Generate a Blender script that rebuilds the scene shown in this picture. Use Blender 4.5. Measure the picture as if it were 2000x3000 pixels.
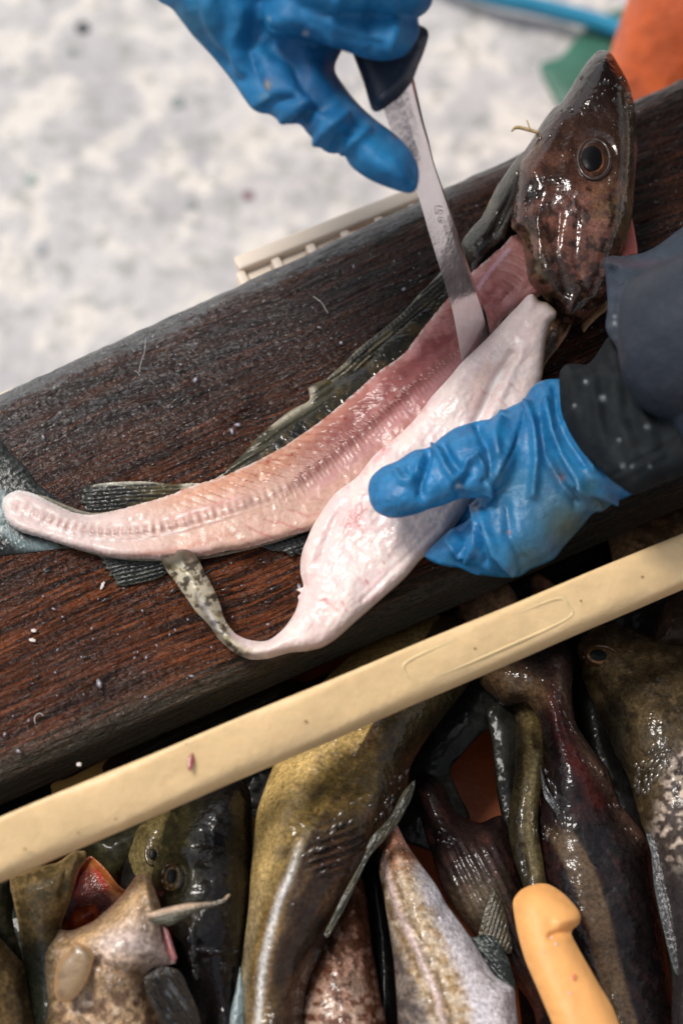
import bpy, bmesh, math, random
import numpy as np
from mathutils import Vector, geometry
R = math.radians
sc = bpy.context.scene
for o in list(bpy.data.objects): bpy.data.objects.remove(o)
# ------------------------------------------------------------------ camera
TILT = R(25); DIST = 0.85
cam_d = bpy.data.cameras.new('camera'); cam = bpy.data.objects.new('camera', cam_d)
sc.collection.objects.link(cam); sc.camera = cam
cam.location = (0, -DIST*math.sin(TILT), DIST*math.cos(TILT)); cam.rotation_euler = (TILT, 0, 0)
cam_d.sensor_fit = 'VERTICAL'; cam_d.sensor_height = 36; cam_d.sensor_width = 24; cam_d.lens = 50
cam_d.clip_start = 0.02; cam_d.clip_end = 100
cam_d.dof.use_dof = True; cam_d.dof.focus_distance = 0.845; cam_d.dof.aperture_fstop = 3.8
# ------------------------------------------------------------------ world, sun, exposure
world = bpy.data.worlds.new('World'); sc.world = world; world.use_nodes = True
nt = world.node_tree; nt.nodes.clear()
wo = nt.nodes.new('ShaderNodeOutputWorld'); bg = nt.nodes.new('ShaderNodeBackground')
sky = nt.nodes.new('ShaderNodeTexSky'); sky.sky_type = 'NISHITA'; sky.sun_disc = False
SUN_EL, SUN_AZ = R(60), R(-55)      # azimuth measured from +Y, negative = towards -X
sky.sun_elevation = SUN_EL; sky.sun_rotation = SUN_AZ; sky.dust_density = 3.0; sky.air_density = 1.0
hs = nt.nodes.new('ShaderNodeHueSaturation'); hs.inputs['Saturation'].default_value = 0.3
nt.links.new(sky.outputs[0], hs.inputs['Color']); nt.links.new(hs.outputs[0], bg.inputs[0])
bg.inputs[1].default_value = 0.12; nt.links.new(bg.outputs[0], wo.inputs[0])
sun_d = bpy.data.lights.new('sun', 'SUN'); sun = bpy.data.objects.new('sun', sun_d); sc.collection.objects.link(sun)
sun_d.energy = 1.9; sun_d.angle = R(16); sun_d.color = (1.0, 0.95, 0.88)
sd = Vector((math.sin(SUN_AZ)*math.cos(SUN_EL), math.cos(SUN_AZ)*math.cos(SUN_EL), math.sin(SUN_EL)))
sun.rotation_euler = sd.to_track_quat('Z', 'Y').to_euler()
sc.view_settings.view_transform = 'Standard'; sc.view_settings.look = 'None'
sc.view_settings.exposure = 0.3; sc.view_settings.gamma = 1.0
# ------------------------------------------------------------------ helpers
CAM = np.array(cam.location); FW = np.array((0, math.sin(TILT), -math.cos(TILT)))
UPV = np.array((0, math.cos(TILT), math.sin(TILT))); RT = np.array((1.0, 0, 0))
K = 36/50/3000
def ray(u, v):
    u = np.asarray(u, float); v = np.asarray(v, float)
    return FW + np.multiply.outer((u-1000)*K, RT) + np.multiply.outer((1500-v)*K, UPV)
def P(u, v, z):
    """photo measurement (2000x3000) to the point at height z"""
    r = ray(u, v); t = (np.asarray(z)-CAM[2])/r[..., 2]
    return CAM + r*t[..., None]
def proj(V):
    d = V-CAM; dep = d@FW
    return 1000+(d@RT)/dep/K, 1500-(d@UPV)/dep/K
def _h(i, j, s):
    n = (i*374761393 + j*668265263 + s*1442695041) & 0xffffffff
    n = ((n ^ (n >> 13))*1274126177) & 0xffffffff
    return ((n ^ (n >> 16)) & 0xffff)/65535.0
def vn(x, y, s=0):
    xi = np.floor(x).astype(np.int64); yi = np.floor(y).astype(np.int64); fx = x-xi; fy = y-yi
    fx = fx*fx*(3-2*fx); fy = fy*fy*(3-2*fy)
    return ((_h(xi, yi, s)*(1-fx)+_h(xi+1, yi, s)*fx)*(1-fy)+(_h(xi, yi+1, s)*(1-fx)+_h(xi+1, yi+1, s)*fx)*fy)
def fbm(x, y, scale, octv=4, s=0, ang=0, st=1):
    """0..1 noise; scale in px; ang (deg, image, clockwise from +u) with stretch st along it"""
    a = R(ang); X = (x*math.cos(a)+y*math.sin(a))/(scale*st); Y = (-x*math.sin(a)+y*math.cos(a))/scale
    t = 0; am = 1; tot = 0
    for k in range(octv):
        t = t+am*vn(X*2**k+17.3*k, Y*2**k+9.1*k, s+k*7); tot += am; am *= .55
    return t/tot
def ss(x, a, b):
    t = np.clip((x-a)/(b-a), 0, 1); return t*t*(3-2*t)
def pdist(u, v, poly, closed=False):
    p = np.asarray(poly, float)
    if closed: p = np.vstack([p, p[:1]])
    best = np.full(len(u), 1e9)
    for a, b in zip(p[:-1], p[1:]):
        d = b-a; L = (d@d)+1e-9
        t = np.clip(((u-a[0])*d[0]+(v-a[1])*d[1])/L, 0, 1)
        best = np.minimum(best, np.hypot(u-a[0]-t*d[0], v-a[1]-t*d[1]))
    return best
def inside(u, v, poly):
    p = np.asarray(poly, float); c = np.zeros(len(u), bool); q = np.roll(p, -1, 0)
    for (x0, y0), (x1, y1) in zip(p, q):
        if y0 == y1: continue
        m = ((y0 > v) != (y1 > v)) & (u < (x1-x0)*(v-y0)/(y1-y0)+x0); c ^= m
    return c
def spline(pts, sp, closed=True):
    p = np.asarray(pts, float); n = len(p); out = []
    rng = range(n) if closed else range(n-1)
    for i in rng:
        if closed: a, b, c, d = p[i-1], p[i], p[(i+1) % n], p[(i+2) % n]
        else: a, b, c, d = p[max(i-1, 0)], p[i], p[i+1], p[min(i+2, n-1)]
        k = max(1, int(round(np.linalg.norm(c-b)/sp)))
        for t in np.arange(k)/k:
            # centripetal-ish damped Catmull-Rom
            m1 = (c-a)*.42; m2 = (d-b)*.42; L = np.linalg.norm(c-b)
            for m in (m1, m2):
                l = np.linalg.norm(m)
                if l > L: m *= L/l
            out.append((2*t**3-3*t**2+1)*b+(t**3-2*t**2+t)*m1+(-2*t**3+3*t**2)*c+(t**3-t**2)*m2)
    if not closed: out.append(p[-1])
    return np.array(out)
def lin(r, g, b, k=1.0):
    c = np.array((r, g, b))/255.0
    return np.where(c <= .04045, c/12.92, ((c+.055)/1.055)**2.4)*k
def mixc(col, m, rgb):
    return col*(1-m[:, None])+np.asarray(rgb)[None, :]*m[:, None]
def smask(u, v, poly, w): return np.exp(-(pdist(u, v, poly)/w)**2)
WL = {}
def tag(o, label=None, cat=None, group=None, kind=None):
    if label: o['label'] = label
    if cat: o['category'] = cat
    if group: o['group'] = group
    if kind: o['kind'] = kind
    return o
def empty(name, loc):
    o = bpy.data.objects.new(name, None); sc.collection.objects.link(o); o.location = loc
    o.empty_display_size = .05; WL[o] = np.array(loc, float); return o
def link(name, V, F, mat, parent=None, cols=None, smooth=True):
    V = np.asarray(V, float)
    base = WL[parent] if parent is not None else np.array([V[:, 0].mean(), V[:, 1].mean(), V[:, 2].min()])
    me = bpy.data.meshes.new(name); me.from_pydata((V-base).tolist(), [], [list(map(int, f)) for f in F]); me.update()
    if cols is not None:
        c = np.ones((len(V), 4)); c[:, :cols.shape[1]] = np.clip(cols, 0, 1)
        at = me.color_attributes.new('Col', 'FLOAT_COLOR', 'POINT'); at.data.foreach_set('color', c.ravel())
    if smooth: me.polygons.foreach_set('use_smooth', [True]*len(me.polygons))
    bm = bmesh.new(); bm.from_mesh(me); bmesh.ops.recalc_face_normals(bm, faces=bm.faces); bm.to_mesh(me); bm.free()
    o = bpy.data.objects.new(name, me); sc.collection.objects.link(o)
    if mat: me.materials.append(mat)
    if parent is not None: o.parent = parent
    else: o.location = base
    WL[o] = base; return o
def zfield(zc, u, v):
    if np.isscalar(zc): return np.full(len(u), float(zc))
    z = np.asarray(zc, float)
    if len(z) == 2:
        a, b = z[0], z[1]; d = b[:2]-a[:2]
        t = np.clip(((u-a[0])*d[0]+(v-a[1])*d[1])/(d@d), -.4, 1.4); return a[2]+(b[2]-a[2])*t
    w = 0; s = 0
    for a in z:
        k = 1/((u-a[0])**2+(v-a[1])**2+14000)**1.5; w = w+k; s = s+k*a[2]
    return s/w
class Shape: pass
def shape(outline, zc, H, sp=8, hb=None, Rr=None, off=0.0, col=None, hf=None, sm=14, pw=.5, raw=False, rough_edge=0, seed=1):
    """solid modelled over an outline: rounded front raised towards the viewer's side, rounded back"""
    ol = np.asarray(outline, float) if raw else spline(outline, sp*.8)
    if rough_edge:
        nrm = np.roll(ol, -1, 0)-np.roll(ol, 1, 0); nrm = np.stack([nrm[:, 1], -nrm[:, 0]], 1)/(np.linalg.norm(nrm, axis=1)[:, None]+1e-6)
        ol = ol+nrm*(np.random.RandomState(seed).rand(len(ol), 1)-.5)*rough_edge*2
    lo = ol.min(0); hi = ol.max(0)
    ys = np.arange(lo[1], hi[1], sp*.866); xs = np.arange(lo[0], hi[0], sp)
    X, Y = np.meshgrid(xs, ys); X = X+(np.arange(len(ys)) % 2)[:, None]*sp*.5
    rs = np.random.RandomState(seed); X = X.ravel()+rs.uniform(-.12, .12, X.size)*sp; Y = Y.ravel()+rs.uniform(-.12, .12, Y.size)*sp
    m = inside(X, Y, ol); X, Y = X[m], Y[m]
    d = pdist(X, Y, ol, True); m = d > sp*.95; X, Y = X[m], Y[m]
    # near-boundary ring
    t = np.roll(ol, -1, 0)-np.roll(ol, 1, 0); nn = np.stack([-t[:, 1], t[:, 0]], 1)/(np.linalg.norm(t, axis=1)[:, None]+1e-6)
    tst = ol+nn*1.5; ins = inside(tst[:, 0], tst[:, 1], ol); nn[~ins] *= -1
    rings = [ol+nn*sp*.12, ol+nn*sp*.42]
    pts = [np.stack([X, Y], 1)]
    for rg, dd in zip(rings, (.12, .42)):
        q = pdist(rg[:, 0], rg[:, 1], ol, True); k = inside(rg[:, 0], rg[:, 1], ol) & (q > sp*dd*.8); pts.append(rg[k])
    n0 = len(ol); allp = np.vstack([ol]+pts)
    res = geometry.delaunay_2d_cdt([Vector(p) for p in allp], [(i, (i+1) % n0) for i in range(n0)], [], 1, 1e-4, True)
    vs = np.array([tuple(p) for p in res[0]]); F = np.array([f for f in res[2] if len(f) == 3])
    cen = vs[F].mean(1); F = F[inside(cen[:, 0], cen[:, 1], ol)]
    bnd = np.array([any(i < n0 for i in o_) for o_ in res[3]])
    u, v = vs[:, 0], vs[:, 1]; d = pdist(u, v, ol, True); d[bnd] = 0
    Rm = Rr if Rr else max(d.max(), 1)
    x = np.clip(d/Rm, 0, 1); h = (1-(1-x)**2)**pw
    E = np.vstack([F[:, [0, 1]], F[:, [1, 2]], F[:, [2, 0]]]); deg = np.bincount(E.ravel(), minlength=len(vs)).astype(float)
    keep = d < sp*.9
    for _ in range(sm):
        a = np.bincount(E[:, 0], h[E[:, 1]], len(vs))+np.bincount(E[:, 1], h[E[:, 0]], len(vs))
        h2 = a/np.maximum(deg, 1); h = np.where(keep, h, .5*h+.5*h2)
    h0 = h.copy(); h = h*H
    S = Shape(); S.u, S.v, S.d, S.h0 = u, v, d, h0
    if hf is not None: h = h+hf(u, v, d)*np.clip(d/(sp*1.2), 0, 1)
    z = zfield(zc, u, v); B = P(u, v, z); n = CAM-B; n /= np.linalg.norm(n, axis=1)[:, None]
    top = B+n*(off+h)[:, None]; hb = H*.6 if hb is None else hb
    inn = ~bnd; idx = np.full(len(vs), -1); idx[inn] = np.arange(inn.sum())+len(vs); idx[bnd] = np.where(bnd)[0]
    bot = (B+n*(off-h0*hb)[:, None])[inn]
    S.V = np.vstack([top, bot]); S.F = np.vstack([F, idx[F][:, ::-1]])
    c = col(u, v, d) if callable(col) else (np.tile(np.asarray(col, float), (len(vs), 1)) if col is not None else None)
    S.C = np.vstack([c, c[inn]]) if c is not None else None
    S.off = off+h; S.top = top
    S.at = lambda a, b: float(S.off[np.argmin((u-a)**2+(v-b)**2)])
    S.pt = lambda a, b: top[np.argmin((u-a)**2+(v-b)**2)]
    return S
def put(name, S, mat, parent=None): return link(name, S.V, S.F, mat, parent, S.C)
def mk(name, outline, zc, H, mat, parent=None, **kw):
    S = shape(outline, zc, H, **kw); S.o = put(name, S, mat, parent); return S
def ell(cx, cy, a, b, ang=0, n=28):
    t = np.arange(n)/n*2*math.pi; c, s = math.cos(R(ang)), math.sin(R(ang)); x = a*np.cos(t); y = b*np.sin(t)
    return np.stack([cx+x*c-y*s, cy+x*s+y*c], 1)
def tube(pts, rad, n=20, caps=True, sub=6):
    pts = np.asarray(pts, float); q = spline3(pts, sub); k = len(q)
    rr = np.interp(np.linspace(0, len(pts)-1, k), np.arange(len(pts)), rad)
    V = []; F = []; prev = None
    for i in range(k):
        t = q[min(i+1, k-1)]-q[max(i-1, 0)]; t /= np.linalg.norm(t)+1e-12
        a = prev if prev is not None else (np.array((0, 0, 1.)) if abs(t[2]) < .9 else np.array((1., 0, 0)))
        a = a-t*(a@t); a /= np.linalg.norm(a); b = np.cross(t, a); prev = a
        for j in range(n):
            th = 2*math.pi*j/n; V.append(q[i]+rr[i]*(math.cos(th)*a+math.sin(th)*b))
    for i in range(k-1):
        for j in range(n): F.append((i*n+j, i*n+(j+1) % n, (i+1)*n+(j+1) % n, (i+1)*n+j))
    if caps:
        F.append(tuple(range(n))); F.append(tuple((k-1)*n+j for j in range(n)))
    return np.array(V), F
def spline3(p, sub):
    out = []
    for i in range(len(p)-1):
        a, b, c, d = p[max(i-1, 0)], p[i], p[i+1], p[min(i+2, len(p)-1)]
        for k in range(sub):
            t = k/sub; out.append(.5*((2*b)+(c-a)*t+(2*a-5*b+4*c-d)*t*t+(3*b-a-3*c+d)*t**3))
    out.append(p[-1]); return np.array(out)
def boxv(x0, x1, y0, y1, z0, z1):
    V = [(x, y, z) for x in (x0, x1) for y in (y0, y1) for z in (z0, z1)]
    F = [(0, 1, 3, 2), (4, 6, 7, 5), (0, 4, 5, 1), (2, 3, 7, 6), (0, 2, 6, 4), (1, 5, 7, 3)]
    return np.array(V, float), F
def merge(parts):
    V = []; F = []; n = 0
    for a, f in parts:
        V.append(np.asarray(a)); F += [tuple(int(i)+n for i in q) for q in f]; n += len(a)
    return np.vstack(V), F
def remesh(V, F, vox, smooth=6):
    me = bpy.data.meshes.new('tmp'); me.from_pydata(V.tolist(), [], [tuple(map(int, f)) for f in F])
    o = bpy.data.objects.new('tmp', me); sc.collection.objects.link(o)
    m = o.modifiers.new('r', 'REMESH'); m.mode = 'VOXEL'; m.voxel_size = vox
    s = o.modifiers.new('s', 'SMOOTH'); s.factor = .5; s.iterations = smooth
    dg = bpy.context.evaluated_depsgraph_get(); e = bpy.data.meshes.new_from_object(o.evaluated_get(dg))
    n = len(e.vertices); V2 = np.empty(n*3); e.vertices.foreach_get('co', V2); V2 = V2.reshape(-1, 3)
    N = np.array([v.normal[:] for v in e.vertices]); F2 = [tuple(p.vertices) for p in e.polygons]
    bpy.data.objects.remove(o); return V2, F2, N
# ------------------------------------------------------------------ materials
def mat(name, color=None, rough=.4, rn=0, mott=None, bumps=(), coat=0, coatr=.08, sss=0, sssr=(.004, .0015, .001), metal=0, spec=.5, ang=0, trans=0, rscale=120, alpha=1):
    m = bpy.data.materials.new(name); m.use_nodes = True; t = m.node_tree; b = t.nodes['Principled BSDF']; L = t.links.new
    tc = t.nodes.new('ShaderNodeTexCoord')
    def noise(scale, stretch=(1, 1, 1), det=5, rot=ang, dist=0):
        r = t.nodes.new('ShaderNodeMapping'); r.inputs['Rotation'].default_value = (0, 0, -rot)
        mp = t.nodes.new('ShaderNodeMapping'); mp.inputs['Scale'].default_value = stretch
        n = t.nodes.new('ShaderNodeTexNoise'); n.inputs['Scale'].default_value = scale; n.inputs['Detail'].default_value = det
        n.inputs['Distortion'].default_value = dist; n.inputs['Roughness'].default_value = .6
        L(tc.outputs['Object'], r.inputs[0]); L(r.outputs[0], mp.inputs[0]); L(mp.outputs[0], n.inputs[0]); return n.outputs[0]
    def rng(s, a, b_, lo, hi):
        n = t.nodes.new('ShaderNodeMapRange'); L(s, n.inputs[0])
        for i, q in enumerate((a, b_, lo, hi)): n.inputs[i+1].default_value = q
        return n.outputs[0]
    if color is None:
        a = t.nodes.new('ShaderNodeAttribute'); a.attribute_name = 'Col'; cs = a.outputs['Color']
    else:
        a = t.nodes.new('ShaderNodeRGB'); a.outputs[0].default_value = (*color, 1); cs = a.outputs[0]
    for q in (mott or ()):
        scale, lo, hi = q[:3]; st = q[3] if len(q) > 3 else (1, 1, 1)
        f = rng(noise(scale, st), .3, .7, lo, hi); x = t.nodes.new('ShaderNodeVectorMath'); x.operation = 'SCALE'
        L(cs, x.inputs[0]); L(f, x.inputs['Scale']); cs = x.outputs[0]
    L(cs, b.inputs['Base Color'])
    if rn: L(rng(noise(rscale), .3, .7, max(rough-rn, .03), rough+rn), b.inputs['Roughness'])
    else: b.inputs['Roughness'].default_value = rough
    prev = None
    for q in bumps:
        scale, dist, st = q[:3]; n = noise(scale, st, q[3] if len(q) > 3 else 4, dist=q[4] if len(q) > 4 else 0)
        bp = t.nodes.new('ShaderNodeBump'); bp.inputs['Strength'].default_value = 1; bp.inputs['Distance'].default_value = dist
        L(n, bp.inputs['Height'])
        if prev is not None: L(prev, bp.inputs['Normal'])
        prev = bp.outputs[0]
    if prev is not None:
        L(prev, b.inputs['Normal'])
        if coat: L(prev, b.inputs['Coat Normal'])
    b.inputs['Metallic'].default_value = metal; b.inputs['Specular IOR Level'].default_value = spec
    b.inputs['Coat Weight'].default_value = coat; b.inputs['Coat Roughness'].default_value = coatr
    if sss:
        b.inputs['Subsurface Weight'].default_value = sss; b.inputs['Subsurface Radius'].default_value = (1, .4, .25); b.inputs['Subsurface Scale'].default_value = sssr[0]
    if trans: b.inputs['Transmission Weight'].default_value = trans
    if alpha < 1: b.inputs['Alpha'].default_value = alpha
    return m
I3 = (1, 1, 1)
def dome(B, n, ax, a, b_, h, seg=8):
    ax = ax-n*(ax@n); ax /= np.linalg.norm(ax); bx = np.cross(n, ax); V = []; F = []
    for r, hh in ((1, -.25), (.72, .55), (.36, .9)):
        for j in range(seg):
            t = 2*math.pi*j/seg; V.append(B+ax*a*r*math.cos(t)+bx*b_*r*math.sin(t)+n*h*hh)
    V.append(B+n*h)
    for k in (0, 1):
        for j in range(seg): F.append((k*seg+j, k*seg+(j+1) % seg, (k+1)*seg+(j+1) % seg, (k+1)*seg+j))
    for j in range(seg): F.append((2*seg+j, 2*seg+(j+1) % seg, 3*seg))
    return np.array(V), F
def wet_beads(S, regions, parent, mt, seed=0):
    """glossy drops added to catch glints, scattered along photo-measured runs on a skin: (polyline, spread px, count, size m, elongation)"""
    rs = np.random.RandomState(seed); parts = []; cols = []; nt_ = len(S.top)
    for poly, spd, cnt, size, el in regions:
        p = np.asarray(poly, float); L = np.r_[0, np.cumsum(np.hypot(*np.diff(p, axis=0).T))]
        for k in range(cnt):
            s_ = rs.uniform(0, L[-1])
            if k % 2: continue
            i = min(np.searchsorted(L, s_, 'right')-1, len(p)-2); f = (s_-L[i])/(L[i+1]-L[i]); q = p[i]+(p[i+1]-p[i])*f+rs.normal(0, spd, 2)
            j = int(np.argmin((S.u-q[0])**2+(S.v-q[1])**2))
            if S.d[j] < 6: continue
            B = S.top[j]; n = CAM-B; n /= np.linalg.norm(n); d = P(*(np.array((S.u[j], S.v[j]))+(p[i+1]-p[i])/np.linalg.norm(p[i+1]-p[i])*10), B[2])-P(S.u[j], S.v[j], B[2])
            r = size*rs.uniform(.4, 1.3); V, F = dome(B-n*r*.1, n, d, r*el*rs.uniform(.6, 1.3), r, r*.5); parts.append((V, F)); cols.append(np.tile(S.C[j], (len(V), 1)))
    V, F = merge(parts); o = link('glint_drops', V, F, mt, parent, np.vstack(cols)); o['kind'] = 'stuff'; return o
pa, pb = P(0, 1700, 0), P(2000, 850, 0); PANG = math.atan2(pb[1]-pa[1], pb[0]-pa[0])
M = {}
M['flesh'] = mat('raw_flesh', rough=.42, rn=.1, mott=[(90, .9, 1.1), (500, .9, 1.1)], bumps=[(160, .0003, I3, 2), (900, .0001, I3)], spec=.2, coat=.32, coatr=.08, sss=.3, sssr=(.003,))
M['fillet'] = mat('fillet_flesh', rough=.5, rn=.12, mott=[(70, .95, 1.05), (420, .95, 1.05)], bumps=[(110, .0004, I3, 2), (800, .0001, I3)], spec=.3, coat=.35, coatr=.1, sss=.3, sssr=(.003,))
M['skin'] = mat('wet_skin', rough=.5, rn=.12, mott=[(500, .75, 1.3), (90, .75, 1.25)], bumps=[(110, .0014, I3, 2), (260, .0005, I3, 2)], spec=.08, coat=.8, coatr=.03)
M['headskin'] = mat('head_skin', rough=.5, rn=.1, mott=[(600, .65, 1.4), (1500, .75, 1.3), (110, .7, 1.3)], bumps=[(60, .0010, I3, 2), (200, .0006, I3, 2)], spec=.05, coat=.85, coatr=.03)
M['fin'] = mat('fin_skin', rough=.5, rn=.1, mott=[(300, .7, 1.3)], bumps=[(300, .0006, I3)], spec=.1, coat=.7, coatr=.04)
M['heap'] = mat('heap_skin', rough=.5, rn=.1, mott=[(420, .55, 1.6), (1300, .7, 1.35), (70, .75, 1.25)], bumps=[(60, .0020, I3, 2), (220, .0007, I3, 2)], spec=.04, coat=.55, coatr=.04)
M['glove'] = mat('rubber_glove', rough=.36, rn=.1, mott=[(140, .84, 1.14), (700, .86, 1.14), (1400, .93, 1.07)], bumps=[(220, .0007, I3), (1600, .00015, I3)], spec=.4, coat=.12, coatr=.2)
M['sleeve'] = mat('oilskin_sleeve', rough=.42, rn=.1, mott=[(60, .85, 1.15)], bumps=[(45, .003, I3), (1500, .0003, I3)], spec=.2, coat=.04, coatr=.3)
M['eye'] = mat('eye_ball', rough=.3, spec=.2, coat=.35, coatr=.03)
# ------------------------------------------------------------------ ground and the things lying on it
GZ = -0.8
def nodes_mat(name):
    m = bpy.data.materials.new(name); m.use_nodes = True; t = m.node_tree; return m, t, t.nodes['Principled BSDF'], t.links.new
def nz(t, co, scale, det=4, rough=.55, dist=0):
    n = t.nodes.new('ShaderNodeTexNoise'); n.inputs['Scale'].default_value = scale; n.inputs['Detail'].default_value = det
    n.inputs['Roughness'].default_value = rough; n.inputs['Distortion'].default_value = dist; t.links.new(co, n.inputs[0]); return n.outputs[0]
def rmp(t, s, stops):
    r = t.nodes.new('ShaderNodeValToRGB'); t.links.new(s, r.inputs[0]); e = r.color_ramp.elements
    while len(e) < len(stops): e.new(.5)
    for k, (p, c) in zip(e, stops): k.position = p; k.color = (*c, 1) if len(c) == 3 else c
    return r.outputs[0]
def mx(t, f, a, b, mode='MIX'):
    n = t.nodes.new('ShaderNodeMix'); n.data_type = 'RGBA'; n.blend_type = mode
    for i, q in ((0, f), (6, a), (7, b)):
        if hasattr(q, 'links'): t.links.new(q, n.inputs[i])
        else: n.inputs[i].default_value = q if not isinstance(q, tuple) else (*q, 1)
    return n.outputs[2]
m, t, b, L = nodes_mat('deck_paint'); tc = t.nodes.new('ShaderNodeTexCoord'); co = tc.outputs['Object']
c = rmp(t, nz(t, co, 5, 3), [(.35, lin(166, 164, 166)), (.65, lin(194, 191, 190))])
c = mx(t, rmp(t, nz(t, co, 13, 5, .6, .6), [(.47, (0, 0, 0)), (.60, (.85, .85, .85))]), c, tuple(lin(218, 211, 202)))
c = mx(t, rmp(t, nz(t, co, 24, 5, .65, .4), [(.52, (0, 0, 0)), (.66, (.8, .8, .8))]), c, tuple(lin(140, 142, 138)))
c = mx(t, rmp(t, nz(t, co, 55, 4, .7), [(.56, (0, 0, 0)), (.68, (.6, .6, .6))]), c, tuple(lin(112, 114, 100)))
L(c, b.inputs['Base Color']); b.inputs['Roughness'].default_value = .6
bp = t.nodes.new('ShaderNodeBump'); bp.inputs['Distance'].default_value = .004; L(nz(t, co, 30, 5), bp.inputs['Height']); L(bp.outputs[0], b.inputs['Normal'])
M['ground'] = m
V = np.array([(-15, -15, GZ), (15, -15, GZ), (15, 15, GZ), (-15, 15, GZ)], float)
g = link('ground', V, [(0, 1, 2, 3)], M['ground'], smooth=False); g['kind'] = 'structure'
# spots of grime on the deck
sp_m = mat('grime', color=tuple(lin(70, 78, 80)), rough=.5)
for k, (u, v, r, rgb) in enumerate([(242, 82, 22, (60, 66, 70)), (727, 573, 17, (120, 88, 92)), (210, 152, 13, (120, 126, 128)), (95, 525, 16, (140, 160, 150)), (520, 300, 22, (132, 140, 140)), (560, 600, 20, (140, 144, 142)), (120, 730, 22, (150, 152, 156))]):
    S = mk('deck_stain', ell(u, v, r, r*.85), GZ+.0015, .001, mat('stain', color=tuple(lin(*rgb)), rough=.5), hb=0, sp=6, rough_edge=2)
    S.o['kind'] = 'structure'
# hose
V, F = tube([P(1180, -120, GZ+.03), P(1400, -22, GZ+.03), P(1600, 25, GZ+.03), P(1810, 85, GZ+.03), P(2150, 230, GZ+.03)], [.0125]*5, n=20, sub=10)
tag(link('hose', V, F, mat('hose_rubber', color=tuple(lin(28, 132, 168)), rough=.35, mott=[(8, .8, 1.15)])), 'teal blue hose lying across the pale deck beside the orange trousers', 'hose')
# green sheet
S = mk('plastic_sheet', [(1580, 190), (1640, 165), (1700, 95), (1760, 50), (1830, 20), (1960, 10), (2060, 120), (1960, 420), (1760, 460), (1650, 330), (1610, 268)], GZ+.006, .012,
       mat('green_sheet', color=tuple(lin(46, 98, 80)), rough=.5, mott=[(9, .75, 1.2)], bumps=[(12, .01, I3)]), hb=.002, sp=16, Rr=60)
tag(S.o, 'crumpled green plastic sheet on the pale deck under the teal hose', 'plastic sheet')
# ------------------------------------------------------------------ tub
XA = np.array((math.cos(PANG), math.sin(PANG), 0)); YA = np.array((-math.sin(PANG), math.cos(PANG), 0)); O0 = P(1000, 1500, 0)
def LW(p): p = np.asarray(p, float); return O0+p[..., 0:1]*XA+p[..., 1:2]*YA+p[..., 2:3]*np.array((0, 0, 1.))
def WLc(w): d = np.asarray(w)-O0; return np.stack([d@XA, d@YA, d[..., 2]], -1)
yf = WLc(P(np.array([0, 1000, 2000]), np.array([1165, 703, 235]), -.024)); 
yn = WLc(P(np.array([0, 1000, 2000]), np.array([2365, 1915, 1490]), -.04))
print('plank far', yf.round(3).tolist(), 'near', yn.round(3).tolist())
def linfit(q): a = np.polyfit(q[:, 0], q[:, 1], 1); return lambda x: a[0]*x+a[1]
FAR, NEAR = linfit(yf), linfit(yn)
bt = WLc(P(np.array([0, 1000, 2000]), np.array([2395, 1958, 1562]), .055)); bb = WLc(P(np.array([0, 1000, 2000]), np.array([2576, 2135, 1715]), .04))
print('bar top', bt.round(3).tolist(), bb.round(3).tolist())
TX0, TX1, TYN, TZB, TZT = -.42, .42, -.36, -.15, -.045
YF = FAR(0)-.006
cream = mat('tub_plastic', color=tuple(lin(232, 216, 188)), rough=.4, rn=.05, mott=[(20, .9, 1.08)], bumps=[(60, .0008, I3)], sss=.1, sssr=(.01,))
ocr = mat('tub_inner_plastic', color=tuple(lin(168, 84, 28)), rough=.45, rn=.05, mott=[(14, .75, 1.1)], bumps=[(60, .001, I3)])
tub = empty('plastic_tub', LW(np.array((0, YF/2+TYN/2, TZB))))
tag(tub, 'cream and orange plastic fish tub under the plank with a rim bar crossing in front', 'tub')
def bevbox(x0, x1, y0, y1, z0, z1, bv=.004):
    bm = bmesh.new(); V, F = boxv(x0, x1, y0, y1, z0, z1); vs = [bm.verts.new(v) for v in V]
    for f in F: bm.faces.new([vs[i] for i in f])
    bmesh.ops.recalc_face_normals(bm, faces=bm.faces)
    bmesh.ops.bevel(bm, geom=bm.edges[:], offset=bv, segments=3, profile=.5, affect='EDGES')
    bm.verts.ensure_lookup_table(); V = np.array([v.co[:] for v in bm.verts]); F = [tuple(v.index for v in f.verts) for f in bm.faces]; bm.free(); return V, F
def tubpart(name, boxes, mt, bv=.004):
    V, F = merge([bevbox(*q, bv=bv) for q in boxes]); return link(name, LW(V), F, mt, tub)
tubpart('floor', [(TX0, TX1, TYN, YF, TZB-.012, TZB)], ocr)
tubpart('near_wall', [(TX0, TX1, TYN-.012, TYN, TZB, TZT)], ocr)
tubpart('far_wall', [(TX0, TX1, YF-.006, YF+.003, TZB, TZT-.012)], ocr)
tubpart('end_wall', [(TX0-.012, TX0, TYN, YF, TZB, TZT)], ocr)
tubpart('end_wall', [(TX1, TX1+.012, TYN, YF, TZB, TZT)], ocr)
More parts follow.
